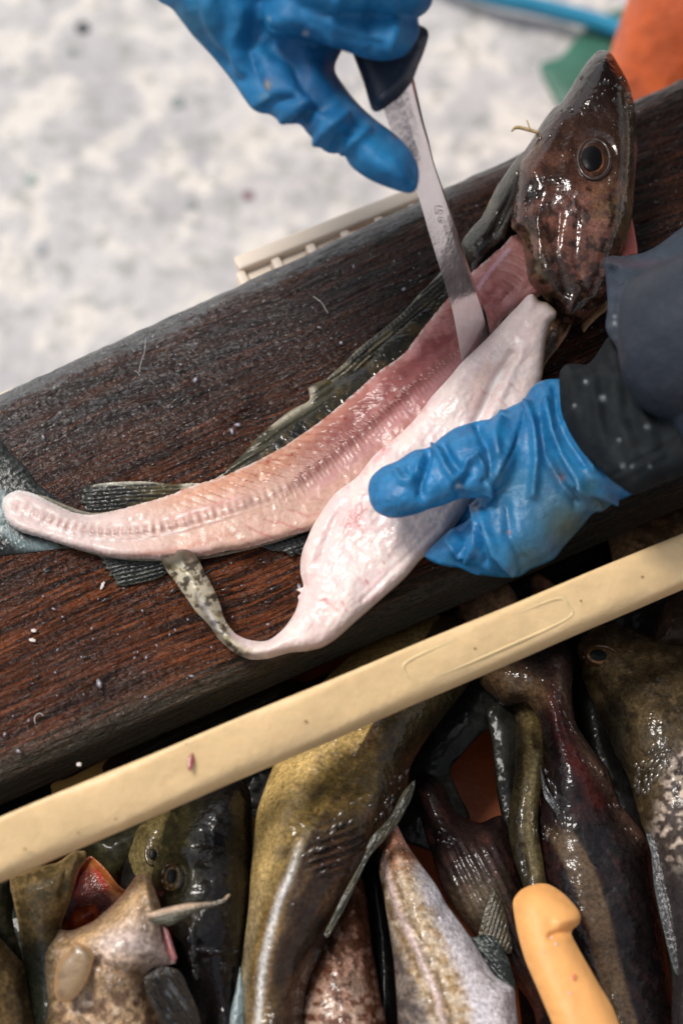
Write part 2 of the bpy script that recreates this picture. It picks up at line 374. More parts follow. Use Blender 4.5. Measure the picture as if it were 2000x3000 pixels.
# rim round the top, with a ribbed hand hold on the far side
hx0 = WLc(P(700, 790, TZT))[0]; hx1 = WLc(P(1290, 540, TZT))[0]
tubpart('rim', [(TX0-.02, hx0, YF-.008, YF+.014, TZT-.012, TZT), (hx1, TX1+.02, YF-.008, YF+.014, TZT-.012, TZT),
                (TX0-.02, TX0+.003, TYN, YF-.009, TZT+.001, TZT+.012), (TX1-.003, TX1+.02, TYN, YF-.009, TZT+.001, TZT+.012), (TX0-.02, TX1+.02, TYN-.024, TYN-.001, TZT+.001, TZT+.012)], cream)
nr = 6; w = (hx1-hx0)/nr; gl = []
lightc = mat('grip_plastic', color=tuple(lin(230, 214, 196)), rough=.4, sss=.1, sssr=(.006,))
gl.append((hx0, hx1, YF+.032, YF+.044, TZT-.008, TZT+.002)); gl.append((hx0, hx1, YF-.004, YF+.006, TZT-.03, TZT-.022))
for k in range(nr+1): gl.append((hx0+k*w-.0035, hx0+k*w+.0035, YF+.0, YF+.0322, TZT-.04, TZT+.0005))
for k in (0, 1, 2, 4, 5): gl.append((hx0+k*w+.004, hx0+(k+1)*w-.004, YF+.004, YF+.033, TZT-.012, TZT-.004))
tubpart('handle', gl, lightc, .002)
tubpart('handle_pocket', [(hx0, hx1, YF+.004, YF+.036, TZT-.05, TZT-.042)], mat('pocket_plastic', color=tuple(lin(176, 136, 88)), rough=.5), .002)
# bar across the front of the tub
n = 90; xs = np.linspace(TX0-.01, TX1+.01, n)
fy, fz = np.polyfit(bt[:, 0], bt[:, 1], 1), .055; ny_ = np.polyfit(bb[:, 0], bb[:, 1], 1)
prof = []
V = []; F = []
for i, x in enumerate(xs):
    ya = np.polyval(fy, x); yb = np.polyval(ny_, x); c = (ya+yb)/2; hw = (ya-yb)/2
    ring = []
    for k in range(28):
        th = 2*math.pi*k/28; cx, sz = math.cos(th), math.sin(th)
        px = abs(cx)**.45*np.sign(cx); pz = abs(sz)**.45*np.sign(sz)
        ring.append((x, c+hw*px, .041+.006*px+pz*.010+ .0005*math.sin(x*60+k)))
    V += ring
for i in range(n-1):
    for k in range(28): F.append((i*28+k, i*28+(k+1) % 28, (i+1)*28+(k+1) % 28, (i+1)*28+k))
F += [tuple(range(28)), tuple((n-1)*28+k for k in range(28))]
cxs = WLc(P(1200, 1950, .05))[0], WLc(P(1640, 1770, .05))[0]
V = np.array(V)
M['bar'] = mat('bar_plastic', color=tuple(lin(230, 197, 148)), rough=.36, rn=.06, mott=[(18, .91, 1.05), (6, .95, 1.05), (110, .94, 1.04), (45, .95, 1.04, (1, 3, 1))], bumps=[(45, .0014, I3), (300, .0003, I3)], sss=.2, sssr=(.006,))
link('crossbar', LW(V), F, M['bar'], tub)
# raised frame of the moulded panel on the bar
def onbar(x, f, dz=-.0005):
    ya = np.polyval(fy, x); yb = np.polyval(ny_, x); c = (ya+yb)/2; hw = (ya-yb)/2; return np.array((x, c+hw*f, .0505+.006*f+dz))
x0, x1 = cxs; pan = []
loop = [(x0, -.55), (x0-.004, 0), (x0, .42), (x0+.03, .48), ((x0+x1)/2, .48), (x1-.02, .48), (x1, .4), (x1+.003, 0), (x1, -.5), ((x0+x1)/2, -.58), (x0+.02, -.58), (x0, -.55)]
V, F = tube(LW(np.array([onbar(a, b_) for a, b_ in loop])), [.0011]*len(loop), n=8, sub=5, caps=False); pan.append((V, F))
rs = np.random.RandomState(3); xx = x0+.012
while xx < x1-.012:      # worn moulded letters, no longer readable
    hgt = .28
    for q in ([[(0, -hgt), (0, hgt)], [(.006, -hgt), (.006, hgt)]], [[(0, -hgt), (0, hgt)], [(0, hgt), (.006, hgt)]], [[(0, hgt), (.006, .1), (0, -hgt)]])[rs.randint(3)]:
        V, F = tube(LW(np.array([onbar(xx+a, b_-.04) for a, b_ in q])), [.0005]*len(q), n=6, sub=3); pan.append((V, F))
    xx += .0105
V, F = merge(pan); link('moulded_panel', V, F, M['bar'], tub)
for s in (TX0-.004, TX1+.004):
    ya = np.polyval(fy, s); yb = np.polyval(ny_, s)
    V, F = bevbox(s-.014, s+.014, yb, ya, TZT, .035); link('upright', LW(V), F, cream, tub)
red = mat('blood', color=(.25, .02, .012), rough=.3, coat=.5)
sg = mat('grime_spot', color=tuple(lin(150, 112, 70)), rough=.5)
for (u, v, a, b_) in [(74, 2488, 5, 4), (230, 2440, 6, 3), (895, 2113, 5, 4), (340, 2400, 4, 3), (1880, 1690, 5, 4), (1390, 1900, 4, 3), (640, 2200, 4, 2), (1060, 2010, 5, 3), (1700, 1760, 4, 3)]:
    mk('grime_spot', ell(u, v, a, b_, 30), .0505, .0004, sg, tub, sp=3, hb=0, rough_edge=1)
for (u, v, a, b_, an) in [(559, 2232, 9, 26, 8), (543, 2178, 9, 5, 0)]:
    mk('blood_spot', ell(u, v, a, b_, an), .0545 if v < 2200 else .0525, .0006, red, tub, sp=4, hb=0, rough_edge=1.5)
# ------------------------------------------------------------------ plank
m, t, b, L = nodes_mat('wet_dark_wood'); tc = t.nodes.new('ShaderNodeTexCoord')
r = t.nodes.new('ShaderNodeMapping'); r.inputs['Rotation'].default_value = (0, 0, -PANG); L(tc.outputs['Object'], r.inputs[0])
wv = t.nodes.new('ShaderNodeVectorMath'); wv.operation = 'MULTIPLY_ADD'
warp = nz(t, r.outputs[0], 5, 2)
cmb = t.nodes.new('ShaderNodeCombineXYZ'); L(warp, cmb.inputs[1]); L(cmb.outputs[0], wv.inputs[0]); wv.inputs[1].default_value = (0, .03, 0); L(r.outputs[0], wv.inputs[2])
def sm_(sx, sy):
    q = t.nodes.new('ShaderNodeMapping'); q.inputs['Scale'].default_value = (sx, sy, sy); L(wv.outputs[0], q.inputs[0]); return q.outputs[0]
fine = nz(t, sm_(26, 520), 1, 5, .65); mid = nz(t, sm_(8, 120), 1, 4); big = nz(t, sm_(4, 14), 1, 3)
c = rmp(t, fine, [(.34, (.008, .0035, .0022)), (.44, (.036, .012, .006)), (.56, (.13, .036, .012)), (.72, (.24, .068, .02))])
c = mx(t, rmp(t, mid, [(.30, (.1, .1, .1)), (.58, (1, 1, 1))]), (.012, .006, .0045), c)
c = mx(t, rmp(t, big, [(.42, (0, 0, 0)), (.66, (.3, .3, .3))]), c, (.016, .007, .005))
at = t.nodes.new('ShaderNodeAttribute'); at.attribute_name = 'Col'
sep = t.nodes.new('ShaderNodeSeparateColor'); L(at.outputs['Color'], sep.inputs[0])
c = mx(t, sep.outputs[0], c, (.045, .042, .03))           # grey-green weathered side
dk = t.nodes.new('ShaderNodeVectorMath'); dk.operation = 'SCALE'; L(c, dk.inputs[0]); L(sep.outputs[2], dk.inputs['Scale'])
c = mx(t, at.outputs['Alpha'], dk.outputs[0], (.115, .12, .125))      # grey sky sheen painted along the far edge
L(c, b.inputs['Base Color'])
rr = t.nodes.new('ShaderNodeMapRange'); L(nz(t, sm_(30, 160), 1, 3), rr.inputs[0])
for i, q in enumerate((.35, .65, .22, .45)): rr.inputs[i+1].default_value = q
L(rr.outputs[0], b.inputs['Roughness']); b.inputs['Specular IOR Level'].default_value = .06; L(sep.outputs[1], b.inputs['Coat Weight']); b.inputs['Coat Roughness'].default_value = .04; b.inputs['Coat IOR'].default_value = 1.6
beads = rmp(t, nz(t, sm_(170, 480), 1, 3, .6), [(.50, (0, 0, 0)), (.60, (1, 1, 1))])
prev = None
for src, dist in ((beads, .0006), (fine, .0010), (nz(t, r.outputs[0], 300, 2, .5), .0014), (nz(t, sm_(30, 200), 1, 2), .0030)):
    bp = t.nodes.new('ShaderNodeBump'); bp.inputs['Distance'].default_value = dist; L(src, bp.inputs['Height'])
    if prev: L(prev, bp.inputs['Normal'])
    prev = bp.outputs[0]
L(prev, b.inputs['Normal']); L(prev, b.inputs['Coat Normal'])
nx = 430; xs = np.linspace(-.40, .40, nx); ny = 190
tt = np.linspace(0, 1, ny)
X = np.repeat(xs[:, None], ny, 1); yf_, yn_ = FAR(xs)[:, None], NEAR(xs)[:, None]; Wd = yf_-yn_
Y = yf_-Wd*tt[None, :]**1.0
dF = yf_-Y; dN = Y-yn_
def edge(d, r, dep): q = np.clip(1-d/r, 0, 1); return -dep*(1-np.sqrt(np.clip(1-q*q, 0, 1)))
Z = edge(dF, .022, .009)+edge(dF, .13, .016)+edge(dN, .014, .009)+.004*(1-((tt-.5)*2)**2)[None, :]-.004*0
fx, fyy = X.ravel()*4900, Y.ravel()*4900
nzv = (fbm(fx, fyy, 26, 4, 5, 0, 14)-.5)*.0022+(fbm(fx, fyy, 120, 3, 9, 0, 3)-.5)*.003+(np.abs(fbm(fx, fyy, 14, 3, 15, 0, 22)-.5))*-.002
Z = Z+nzv.reshape(Z.shape)*np.clip(dN/.006, .15, 1)
wob = (fbm(fx, fyy*0, 60, 3, 31)-.5).reshape(Z.shape); Y = Y+wob*.0022*np.clip(1-dF/.02, 0, 1)
top = LW(np.stack([X, Y, Z], -1)); uu, vv = proj(top.reshape(-1, 3))
for poly, w, dp in [([(370, 1405), (440, 1370), (540, 1310), (640, 1255), (700, 1215), (780, 1165), (905, 1128)], 5, -.0016), ([(200, 1330), (330, 1280), (470, 1240)], 4, -.001),
                    ([(620, 1310), (700, 1265), (790, 1235)], 5, -.0012), ([(180, 1240), (330, 1215), (520, 1130)], 5, -.001), ([(470, 1200), (640, 1140), (830, 1040)], 5, -.001)]:
    Z = Z+(dp*smask(uu, vv, poly, w)).reshape(Z.shape)
top = LW(np.stack([X, Y, Z], -1)).reshape(-1, 3)
nb = 12; side = []
for k in range(1, nb+1):
    zz = Z[:, -1]*(1-k/nb)+(-.04)*(k/nb); s_ = (fbm(xs*4900, np.full(nx, k*9.), 22, 3, 3, 0, 6)-.5)*.0014
    side.append(LW(np.stack([xs, NEAR(xs)+s_*(k < nb)-.0005*math.sin(k/nb*math.pi), zz], -1)))
farb = LW(np.stack([xs, FAR(xs), np.full(nx, -.04)], -1))
side = np.stack(side, 1).reshape(-1, 3)
V = np.vstack([top, side, farb]); F = []
for i in range(nx-1):
    a = i*ny
    for j in range(ny-1): F.append((a+j, a+j+1, a+ny+j+1, a+ny+j))
    sb = nx*ny+i*nb; F.append((a+ny-1, sb, sb+nb, a+2*ny-1))
    for k in range(nb-1): F.append((sb+k, sb+k+1, sb+nb+k+1, sb+nb+k))
    fb = nx*ny+nx*nb+i; F.append((sb+nb-1, fb, fb+1, sb+2*nb-1)); F.append((a, a+ny, fb+1, fb))
for i in (0, nx-1):
    F.append(tuple([i*ny+j for j in range(ny)]+[nx*ny+i*nb+k for k in range(nb)]+[nx*ny+nx*nb+i]))
cc = np.zeros((len(V), 4)); lv = WLc(V); dn = lv[:, 1]-NEAR(lv[:, 0])
gw = ss(-dn, -.022, -.001)*(.55+.6*(fbm(lv[:, 0]*4900, lv[:, 1]*4900, 60, 4, 2, 0, 5)))
gw = np.maximum(gw, (lv[:, 2] < -.012)*.9); cc[:, 0] = np.clip(gw, 0, .92); pu, pv = proj(V); df = FAR(lv[:, 0])-lv[:, 1]
wxx, wyy = lv[:, 0]*4900, lv[:, 1]*4900
cc[:, 2] = 1-.55*np.clip(ss(df+.03*(fbm(wxx, wyy, 150, 3, 55, 0, 2)-.5), .17, .06)+ss(pu, 1350, 1600), 0, 1)      # darker wood towards the far edge and the right
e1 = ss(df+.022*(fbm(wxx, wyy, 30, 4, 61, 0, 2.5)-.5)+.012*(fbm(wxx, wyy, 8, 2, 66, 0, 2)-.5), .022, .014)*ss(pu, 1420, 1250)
e2 = ss(fbm(wxx, wyy, 9, 3, 71, 0, 3), .60, .68)*ss(df, .10, .02)*ss(pu, 1000, 500)*.4; cc[:, 3] = np.clip(np.maximum(e1*.75, e2), 0, .75)  # painted sky sheen: band on the edge, flecks at left
cc[:, 1] = np.clip(.14+.5*np.maximum(ss(df, .15, .03)*ss(pu, 1500, 900), ss(df, .03, .015))+.3*(fbm(lv[:, 0]*4900, lv[:, 1]*4900, 90, 3, 77, 0, 3)-.5), .1, 1)  # water film gloss, raised at upper left for the sky sheen
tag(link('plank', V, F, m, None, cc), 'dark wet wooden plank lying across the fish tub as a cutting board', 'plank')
# ------------------------------------------------------------------ the cod being filleted
cod = empty('filleted_cod', P(900, 1200, 0)); tag(cod, 'half filleted cod on the wet plank, cut down to its spine, head still on', 'fish')
OL = lin(72, 66, 44); DK = lin(30, 30, 28); PALE = lin(190, 180, 160)
def c_skin(u, v, d):
    c = np.tile(lin(40, 37, 27), (len(u), 1)); c = mixc(c, ss(fbm(u, v, 38, 4, 4, -45, 2), .45, .62)*.8, lin(24, 22, 19))
    c = mixc(c, ss(fbm(u, v, 26, 4, 8), .55, .68)*.5, lin(82, 66, 38)); 
    c = mixc(c, np.exp(-(d/7)**2)*.75, lin(176, 168, 150)); return c
skin_ol = [(1600, 640), (1560, 560), (1500, 500), (1462, 535), (1438, 580), (1412, 632), (1386, 662), (1350, 712), (1309, 770), (1286, 800), (1236, 856), (1185, 910), (1136, 958), (1085, 1005), (1050, 1060), (960, 1115), (906, 1173), (855, 1201), (804, 1241), (740, 1310), (690, 1360), (625, 1405), (560, 1428), (420, 1470), (265, 1500), (130, 1452), (85, 1450), (60, 1485),
           (85, 1540), (150, 1585), (350, 1640), (600, 1638), (880, 1565), (1100, 1440), (1400, 1150), (1560, 900)]
mk('skin', skin_ol, [(1580, 700, .010), (1300, 820, .009), (900, 1200, .004), (0, 1480, .004)], .010, M['skin'], cod, sp=9, hb=.003, Rr=40, col=c_skin)
# neck skin behind the head, glossy
def c_neck(u, v, d):
    c = np.tile(lin(40, 34, 30), (len(u), 1)); c = mixc(c, ss(fbm(u, v, 22, 4, 4, -50, 3), .5, .6)*.5, lin(84, 76, 62))
    return mixc(c, ss(pdist(u, v, [(1600, 380), (1440, 575), (1350, 715)]), 46, 12)*.6, lin(90, 88, 80))
mk('neck_skin', [(1600, 420), (1530, 445), (1466, 530), (1441, 580), (1416, 630), (1386, 660), (1351, 712), (1378, 768), (1381, 797), (1408, 775), (1436, 748), (1462, 722), (1484, 706), (1494, 668), (1505, 640), (1560, 590)],
   [(1600, 480, .05), (1440, 680, .022), (1380, 760, .016)], .014, M['headskin'], cod, sp=6, hb=.01, Rr=55, col=c_neck,
   hf=lambda u, v, d: -.004*smask(u, v, [(1530, 500), (1490, 590), (1440, 690)], 12)+.003*smask(u, v, [(1560, 500), (1510, 600), (1470, 690)], 10))
# fins
def rays(ax, ay, w=7, amp=.0011):
    def f(u, v, d):
        an = np.arctan2(v-ay, u-ax); r = np.hypot(u-ax, v-ay); return amp*np.sin(an*r.mean()/w*2*math.pi/2)*np.clip(d/10, 0, 1)
    return f
def lray(ang, w=9, amp=.001):
    a = R(ang); return lambda u, v, d: amp*np.sin((-u*math.sin(a)+v*math.cos(a))*2*math.pi/w+3*(fbm(u, v, 60, 2, 3)-.5))
def c_fin(base=(40, 40, 30), edge=(150, 150, 136), ang=-45, sp=(96, 84, 50)):
    def f(u, v, d):
        c = np.tile(lin(*base), (len(u), 1)); c = mixc(c, ss(fbm(u, v, 12, 3, 6, ang, 6), .5, .65)*.7, lin(*sp)); return mixc(c, np.exp(-(d/4)**2)*.6, lin(*edge))
    return f
mk('dorsal_fin', [(1310, 782), (1290, 805), (1236, 852), (1182, 913), (1136, 952), (1085, 993), (1044, 1025), (1005, 1066), (968, 1098), (952, 1118), (985, 1108), (1030, 1095), (1062, 1080), (1110, 1050), (1170, 1010), (1240, 925), (1306, 850)],
   [(1300, 800, .016), (960, 1110, .007)], .0035, M['fin'], cod, sp=5, hb=.001, Rr=18, col=c_fin((38, 36, 28), (110, 108, 98), -43, (112, 102, 78)), hf=lray(-40, 13, .0016))
mk('dorsal_fin', [(960, 1112), (905, 1135), (905, 1172), (852, 1200), (804, 1238), (753, 1280), (720, 1320), (700, 1340), (668, 1370), (655, 1392), (690, 1385), (760, 1350), (850, 1290), (930, 1236), (1010, 1160)],
   .0085, .004, M['fin'], cod, sp=5, hb=.001, Rr=24, col=lambda u, v, d: mixc(mixc(np.tile(lin(50, 46, 28), (len(u), 1)), ss(fbm(u, v, 16, 3, 6, -35, 3), .5, .62)*.6, lin(82, 70, 40)), np.maximum(smask(u, v, [(915, 1140), (905, 1180), (800, 1245)], 9), smask(u, v, [(1010, 1120), (1060, 1095), (1110, 1080)], 14))*.7, lin(176, 166, 146)), hf=lray(-32, 22, .0007))
mk('dorsal_fin', [(660, 1385), (610, 1412), (560, 1415), (500, 1417), (420, 1410), (340, 1411), (285, 1418), (250, 1428), (240, 1440), (247, 1448), (234, 1455), (243, 1465), (240, 1474), (250, 1480), (244, 1488), (262, 1502), (330, 1504), (420, 1478), (520, 1446), (640, 1405)],
   .006, .0035, M['fin'], cod, sp=5, hb=.001, Rr=22, rough_edge=1.2, col=lambda u, v, d: mixc(mixc(np.tile(lin(28, 28, 22), (len(u), 1)), ss(fbm(u, v, 10, 3, 6, -4, 7)*.6+ss(u, 240, 560)*.4, .45, .62)*.75, lin(92, 82, 50)), np.maximum(smask(u, v, [(270, 1418), (420, 1412), (640, 1395)], 5)*.9, smask(u, v, [(545, 1425), (600, 1415), (660, 1395)], 14)), lin(186, 180, 164)), hf=lray(-4, 11, .0013))
mk('anal_fin', [(300, 1620), (288, 1626), (305, 1640), (296, 1648), (312, 1655), (308, 1668), (322, 1672), (320, 1685), (336, 1692), (345, 1718), (400, 1710), (455, 1698), (478, 1688), (510, 1660), (520, 1625)],
   .004, .003, M['fin'], cod, sp=5, hb=.001, Rr=22, rough_edge=2, col=c_fin((26, 30, 27), (90, 92, 84), -12, (50, 52, 40)), hf=lray(-14, 12, .0013))
mk('belly_fin', [(740, 1590), (790, 1575), (860, 1560), (925, 1548), (905, 1610), (888, 1630), (870, 1622), (856, 1632), (830, 1618), (790, 1612)], .004, .0025, M['fin'], cod, sp=6, hb=.001, Rr=20, rough_edge=2, col=c_fin((24, 27, 25), (70, 70, 64), -10, (44, 44, 34)), hf=lray(-20, 12, .0012))
mk('tail_fin', [(-170, 1120), (-60, 1230), (0, 1284), (26, 1322), (60, 1352), (86, 1382), (112, 1418), (150, 1444), (190, 1472), (238, 1486), (260, 1508), (180, 1560), (215, 1604), (150, 1612), (80, 1622), (0, 1630), (-170, 1660), (-110, 1400)],
   .0030, .0045, M['fin'], cod, sp=7, hb=.002, Rr=60, col=lambda u, v, d: mixc(mixc(mixc(np.tile(lin(24, 28, 27), (len(u), 1)), ss(fbm(u, v, 12, 3, 6, 45, 7), .5, .6)*.4, lin(46, 50, 44)), (v > 1560)*ss(u, 0, 200)*.8, lin(48, 46, 28)), smask(u, v, [(5, 1450), (0, 1540), (60, 1592), (150, 1606)], 16)*.75, lin(128, 146, 148)), hf=lray(42, 12, .001))
# bared flesh
fl_ol = [(8, 1487), (10, 1462), (30, 1444), (62, 1436), (108, 1449), (160, 1475), (212, 1499), (265, 1508), (330, 1497), (420, 1473), (500, 1449), (560, 1424), (640, 1400), (700, 1375), (760, 1345), (824, 1309), (880, 1272), (932, 1237), (985, 1195), (1034, 1155), (1075, 1118), (1110, 1087), (1150, 1060), (1187, 1031), (1238, 962), (1314, 870), (1350, 830), (1386, 793), (1431, 755), (1480, 712), (1500, 690), (1560, 690),
         (1610, 770), (1600, 850), (1540, 890), (1470, 940), (1400, 1060), (1300, 1190), (1180, 1330), (1060, 1440), (980, 1520), (905, 1555), (870, 1565), (784, 1590), (740, 1602), (700, 1610), (660, 1615), (600, 1630), (560, 1632), (490, 1641), (440, 1638), (350, 1636), (270, 1618), (200, 1600), (130, 1578), (60, 1558), (22, 1528)]
spine = [(45, 1480), (80, 1495), (140, 1520), (200, 1542), (260, 1555), (330, 1560), (400, 1556), (470, 1546), (540, 1530), (620, 1505), (700, 1480), (780, 1455), (860, 1415), (950, 1350), (1050, 1270), (1150, 1180), (1250, 1090), (1350, 1000), (1450, 900)]
def arclen(u, v, poly):
    q = np.asarray(poly, float); best = np.full(len(u), 1e9); s = np.zeros(len(u)); sg = np.zeros(len(u)); acc = 0
    for a, b_ in zip(q[:-1], q[1:]):
        d = b_-a; Ln = math.hypot(*d); t = np.clip(((u-a[0])*d[0]+(v-a[1])*d[1])/(Ln*Ln), 0, 1); x = u-a[0]-t*d[0]; y = v-a[1]-t*d[1]; dd = np.hypot(x, y)
        m_ = dd < best; best[m_] = dd[m_]; s[m_] = (acc+t*Ln)[m_]; sg[m_] = np.sign(d[0]*(v-a[1])-d[1]*(u-a[0]))[m_]; acc += Ln
    return s, best*sg
def flesh_h(u, v, d):
    s, q = arclen(u, v, spine); w = 26-8*ss(s, 700, 200)
    ridge = .0016*np.exp(-((q+2)/(w*.7))**2)*ss(s, 0, 60)
    vert = .0004*np.cos(s*2*math.pi/(22+8*ss(s, 300, 900)))*np.exp(-(q/(w*.55))**2)*ss(s, 20, 80)
    edge1 = .0007*np.exp(-((np.abs(q)-w*.9)/4)**2)*ss(s, 100, 200)*ss(s, 900, 500)
    rib = .0004*np.abs(np.sin(s*math.pi/14+q*.02))*ss(q, 4, 14)*ss(q, 55, 30)*ss(s, 650, 900)
    myo = -.0004*np.exp(-((((s+np.abs(q)*1.3+10*fbm(u, v, 60, 2, 5)) % 34)-17)/4)**2)*ss(-q, 22, 40)*ss(s, 420, 700)
    return -.001*ss(s, 100, 0)+ridge+vert+edge1+rib+myo+.0022*(fbm(u, v, 70, 4, 12)-.5)+.0004*(fbm(u, v, 14, 3, 22)-.5)+.0035*np.exp(-((q-65)/40)**2)*ss(s, 500, 300)
def flesh_c(u, v, d):
    s, q = arclen(u, v, spine); n1 = fbm(u, v, 60, 4, 12); n2 = fbm(u, v, 22, 4, 6); n3 = fbm(u, v, 9, 3, 61)
    c = np.tile(lin(214, 174, 156), (len(u), 1))
    c = mixc(c, ss(s, 600, 150)*.9, lin(220, 202, 198))
    c = mixc(c, ss(-q, 20, 70)*ss(s, 250, 700)*.85, lin(204, 146, 116))
    c = mixc(c, ss(s, 800, 1350)*.85, lin(178, 108, 102))
    dk = np.exp(-((q+35)/48)**2)*ss(s, 750, 1100); c = mixc(c, np.clip(dk*(.5+.6*n1), 0, 1), lin(136, 62, 66))
    c = mixc(c, ss(s, 1000, 1250)*ss(n1, .45, .62)*.45, lin(216, 156, 150))
    # dark seams between the muscle blocks
    k = ((s+np.abs(q)*1.25+22*fbm(u, v, 60, 2, 5)) % 36)-18
    c = mixc(c, np.exp(-(k/2.6)**2)*ss(-q, 16, 30)*ss(-q, 130, 80)*ss(s, 430, 700)*ss(s, 1150, 950)*.9*(.3+n2), lin(146, 70, 54))
    k2 = ((s-np.abs(q)*1.0+15*fbm(u, v, 50, 2, 8)) % 60)-30
    c = mixc(c, np.exp(-(k2/5)**2)*ss(q, 50, 70)*ss(s, 600, 720)*ss(s, 950, 800)*.6, lin(190, 100, 96))
    c = mixc(c, np.exp(-((q+20)/7)**2)*ss(s, 420, 560)*ss(s, 800, 600)*.7, lin(200, 130, 128))
    c = mixc(c, np.exp(-(q/15)**2)*ss(np.sin(s*2*math.pi/(23)), .1, .8)*ss(s, 60, 140)*ss(s, 1000, 760)*.75, lin(166, 120, 112))
    c = mixc(c, np.exp(-(q/15)**2)*ss(-np.sin(s*2*math.pi/(23)), .3, .9)*ss(s, 60, 140)*ss(s, 900, 700)*.6, lin(240, 222, 214))
    c = mixc(c, ss(n3, .56, .7)*.2*ss(s, 1100, 800), lin(236, 208, 196)); c = mixc(c, ss(.44-n3, 0, .14)*.12*ss(s, 500, 800), lin(150, 84, 78))
    w = 22
    c = mixc(c, np.exp(-(q/w)**2)*(.25+.3*np.sin(s*2*math.pi/26))*ss(s, 900, 700), lin(176, 134, 124))
    c = mixc(c, np.exp(-((np.abs(q)-w)/4)**2)*ss(fbm(u, v, 18, 3, 3), .42, .6)*.8*ss(s, 800, 450), lin(246, 232, 226))
    c = mixc(c, np.exp(-((q-6)/16)**2)*ss(s, 780, 900)*ss(s, 1450, 1250)*(.25+.5*np.abs(np.sin(s*math.pi/12))), lin(120, 60, 62))
    c = mixc(c, np.exp(-((q-45)/22)**2)*ss(s, 800, 950)*.5, lin(206, 150, 156))
    c = mixc(c, np.exp(-((q-72)/9)**2)*ss(s, 250, 400)*ss(s, 700, 550)*.5, lin(198, 132, 112))
    c = mixc(c, np.exp(-((q-88)/7)**2)*ss(s, 200, 300)*ss(s, 620, 500)*.6, lin(226, 196, 196))
    c = mixc(c, np.exp(-(d/6)**2)*ss(fbm(u, v, 14, 3, 9), .4, .6)*.7, lin(240, 226, 220))
    c = mixc(c, (pdist(u, v, [(1395, 850), (1430, 800), (1490, 730)]) < 6)*.5, lin(226, 186, 206))
    c = mixc(c, np.exp(-(d/9)**2)*ss(s, 170, 40)*.8, lin(206, 204, 202))
    for (a, b_, r) in [(785, 1352, 7), (1010, 1225, 4), (855, 1330, 3)]: c = mixc(c, np.exp(-(np.hypot(u-a, v-b_)/r)**2)*.9, lin(150, 30, 24))
    return c*(.95-.12*ss(s, 500, 900))[:, None]
carc = mk('flesh', fl_ol, [(1600, 740, .028), (1300, 950, .020), (900, 1350, .010), (300, 1550, .008), (0, 1480, .009)], .0085, M['flesh'], cod, sp=4.2, hb=.004, Rr=26, rough_edge=1.2, col=flesh_c, hf=flesh_h)
# fine rib ends standing along the cut
bone = mat('fine_bone', color=tuple(lin(196, 148, 140)), rough=.4, sss=.2, coat=.2); bs = []
rs = np.random.RandomState(8)
for k in range(100):
    f = k/99; u = 868+(1375-868)*f+rs.uniform(-4, 4); v = 1408+(1010-1408)*f+rs.uniform(-6, 6)
    o_ = carc.at(u, v); z = float(zfield([(1600, 740, .028), (1300, 950, .020), (900, 1350, .010), (300, 1550, .008), (0, 1480, .009)], np.array([u]), np.array([v]))[0])
    B = P(u, v, z); n_ = (CAM-B)/np.linalg.norm(CAM-B); B = B+n_*(o_-.0012)
    a = P(u-rs.uniform(10, 30), v+rs.uniform(-16, 8)-10, z)-P(u, v, z); 
    L_ = rs.uniform(.5, 1)
    V, F = tube([B, B+a*.5*L_+n_*.0017, B+a*L_+n_*rs.uniform(-.0002, .0012)], [.00042, .00034, .0001], n=5, sub=3); bs.append((V, F))
V, F = merge(bs); o = link('rib_bones', V, F, bone, cod)
# ------------------------------------------------------------------ head
hd_ol = [(1768, 147), (1746, 153), (1716, 185), (1681, 240), (1660, 275), (1642, 300), (1616, 320), (1586, 360), (1556, 410), (1530, 448), (1512, 480), (1506, 540), (1500, 600), (1496, 665), (1512, 682), (1526, 700), (1532, 735), (1538, 765), (1546, 820), (1571, 848), (1596, 880), (1624, 905), (1641, 940), (1681, 952), (1716, 930), (1744, 905), (1771, 885), (1790, 840), (1811, 760), (1836, 690), (1851, 625), (1857, 550), (1861, 500), (1866, 450), (1863, 380), (1855, 300), (1838, 240), (1811, 190), (1791, 158)]
def head_h(u, v, d):
    h = .003*(fbm(u, v, 80, 3, 3)-.5)+.0006*(fbm(u, v, 14, 3, 13)-.5)
    h += -.0025*np.exp(-((np.hypot(u-1740, (v-470)*.85)-58)/12)**2)+.0012*np.exp(-((np.hypot(u-1740, (v-470)*.85)-84)/14)**2)
    h += -.0035*smask(u, v, [(1560, 540), (1540, 620), (1530, 690)], 9)
    h += .003*smask(u, v, [(1600, 560), (1575, 640), (1570, 760)], 14)-.003*smask(u, v, [(1640, 620), (1625, 740), (1660, 860)], 12)
    h += -.002*smask(u, v, [(1690, 640), (1680, 760), (1720, 860)], 9)+.002*smask(u, v, [(1830, 260), (1843, 400), (1835, 560)], 8)-.002*smask(u, v, [(1818, 260), (1828, 400), (1820, 560)], 6)
    h += .0028*smask(u, v, [(1650, 330), (1600, 430), (1560, 500)], 18)
    return h*.55
